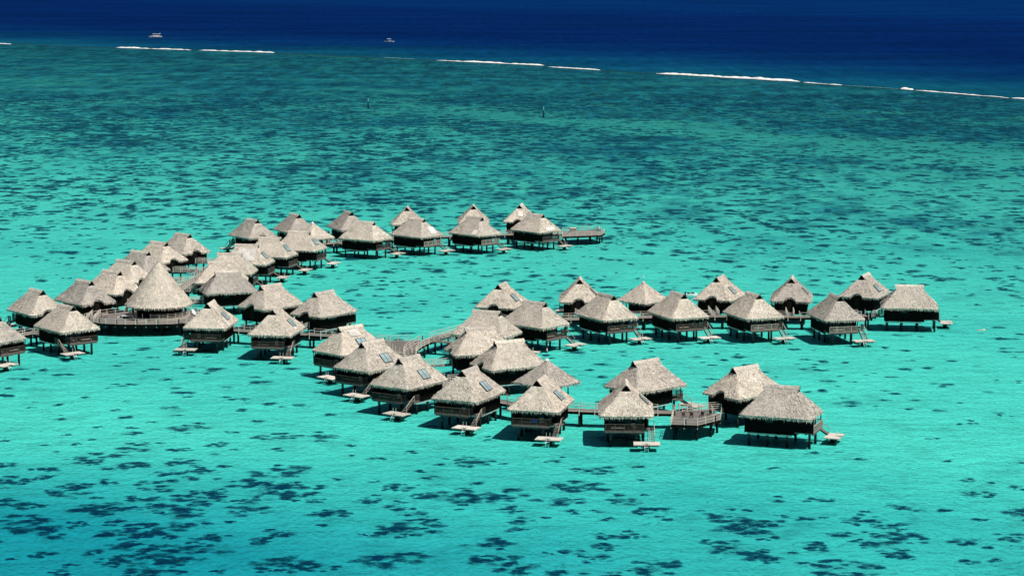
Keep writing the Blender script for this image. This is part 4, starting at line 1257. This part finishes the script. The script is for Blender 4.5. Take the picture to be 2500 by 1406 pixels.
# ------------------------------------------------------------------ floating swimmer
def swimmer():
    X_, Y_ = U(2398, 807)
    V = [(0, 0, .02), (.28, 0, .05), (.50, 0, .08), (.60, 0, .12), (.74, 0, .17),     # pelvis, waist, chest, neck, head
         (-.12, .10, .0), (-.52, .12, .01), (-.92, .13, .02), (-1.05, .13, .10),     # left leg
         (-.12, -.10, .0), (-.52, -.13, -.02), (-.92, -.16, .0), (-1.05, -.16, .08),
         (.50, .20, .06), (.30, .42, .02), (.12, .56, .04), (.50, -.20, .06), (.32, -.42, .03), (.14, -.55, .06)]
    E_ = [(0, 1), (1, 2), (2, 3), (3, 4), (0, 5), (5, 6), (6, 7), (7, 8), (0, 9), (9, 10), (10, 11), (11, 12), (2, 13), (13, 14), (14, 15), (2, 16), (16, 17), (17, 18)]
    rad = [.14, .13, .16, .06, .10, .09, .065, .045, .04, .09, .065, .045, .04, .06, .045, .035, .06, .045, .035]
    m = bpy.data.meshes.new('person'); m.from_pydata(V, E_, [])
    m.materials.append(M['skin'])
    o = bpy.data.objects.new('person', m); COL.objects.link(o)
    o.modifiers.new('skin', 'SKIN')
    if not m.skin_vertices: m.attributes
    for i, sv in enumerate(m.skin_vertices[0].data if m.skin_vertices else []):
        sv.radius = (rad[i], rad[i]); sv.use_root = (i == 0)
    o.modifiers.new('sub', 'SUBSURF').levels = 1
    o.modifiers['sub'].render_levels = 2
    o.location = (X_, Y_, .06); o.rotation_euler = (0, 0, -.1)
    tag(o, 'person floating on the water in a pale shirt beyond the right arm', 'person')
    mb = MB()
    for i in range(8):
        for j in range(4):
            def Q(i, j):
                a = 2 * pi * i / 8; b_ = pi / 2 * j / 4
                return (.78 + .115 * cos(b_) * cos(a), .115 * cos(b_) * sin(a), .17 + .13 * sin(b_))
            mb.face([Q(i, j), Q(i + 1, j), Q(i + 1, j + 1), Q(i, j + 1)])
    link('hair', mb.mesh('hair', M['hair']), o)
    mb = MB(); xs = [-.10, .05, .22, .40, .55]; rs = [.165, .165, .155, .185, .12]
    for a in range(4):
        for i in range(10):
            def Q(i, a): return (xs[a], rs[a] * 1.15 * cos(2 * pi * i / 10), .03 + .08 * (xs[a] + .1) + rs[a] * .95 * sin(2 * pi * i / 10))
            mb.face([Q(i, a), Q(i + 1, a), Q(i + 1, a + 1), Q(i, a + 1)])
    link('shirt', mb.mesh('shirt', M['cloth']), o)
swimmer()

# ------------------------------------------------------------------ surf on the reef edge
M['wash'] = plain('shallow_wash', (.10, .24, .27), .8, .1, .5, .4)
def wave(p0, p1, h, label, seed):
    """a ragged roll of foam along the reef between two picture points"""
    A_ = U(*p0); B_ = U(*p1); L = hypot(B_[0] - A_[0], B_[1] - A_[1]); n = max(8, int(L / 1.6))
    c = ((A_[0] + B_[0]) / 2, (A_[1] + B_[1]) / 2)
    tx, ty = (B_[0] - A_[0]) / L, (B_[1] - A_[1]) / L; nx, ny = -ty, tx
    mb = MB(); m_ = 7
    def P(i, j):
        t = i / n; s_ = t * L
        env = min(1, t / .08, (1 - t) / .06); env = max(.04, env)
        hh = .55 * h * env * (.55 + .55 * noise.noise(Vector((s_ * .035, seed * 9.1, 0))) + .55 * noise.noise(Vector((s_ * .15, seed * 3.3, 1))))
        hh = max(.05, hh); wd = 1.2 + 3.2 * hh
        q = j / m_; off_ = (q - .35) * wd + noise.noise(Vector((s_ * .05, seed, 4))) * 2.0
        z = hh * max(0, sin(pi * min(1, q * 1.02))) ** .7 + noise.noise(Vector((s_ * .9, j * 1.7, seed))) * .16 * env
        x = A_[0] + tx * s_ + nx * off_ - c[0]; y = A_[1] + ty * s_ + ny * off_ - c[1]
        return (x, y, max(.0, z) + .03)
    for i in range(n):
        for j in range(m_): mb.face([P(i, j), P(i + 1, j), P(i + 1, j + 1), P(i, j + 1)])
    o = link('breaking_wave', mb.mesh('breaking_wave', M['foam' if h > .6 else 'wash'], True), None, (c[0], c[1], 0))
    tag(o, label, 'wave', 'breaking waves along the reef')
for i, (p0, p1, h, lb) in enumerate((
    ((-60, 105), (27, 108.5), 1.0, 'short white breaking wave at the left edge of the reef'),
    ((284, 117), (467, 123), 1.9, 'white breaking wave below the motor cruiser'),
    ((487, 123.5), (671, 129.5), 2.0, 'white breaking wave right of the one below the motor cruiser'),
    ((935, 141.5), (1010, 145), .55, 'faint thin line of foam left of the middle wave'),
    ((1066, 148), (1328, 160.5), 1.6, 'long thin white breaking wave in the middle of the reef'),
    ((1340, 164), (1464, 172), 1.2, 'thin broken foam line right of the middle wave'),
    ((1602, 180), (1952, 200), 2.6, 'tallest and longest white breaking wave, right of the middle of the reef'),
    ((1962, 202), (2056, 208.5), 1.3, 'short white wave just right of the tallest one'),
    ((2200, 217.5), (2230, 220), 2.0, 'tiny bright wave alone near the right of the reef'),
    ((2060, 209), (2196, 217.5), .3, 'barely visible foam line left of the tiny bright wave'),
    ((2236, 221), (2466, 240), .62, 'greyish broken wash between the tiny bright wave and the right edge'),
    ((2470, 240), (2560, 247), 1.3, 'short white wave at the right edge of the reef'))):
    wave(p0, p1, h, lb, i + 1)
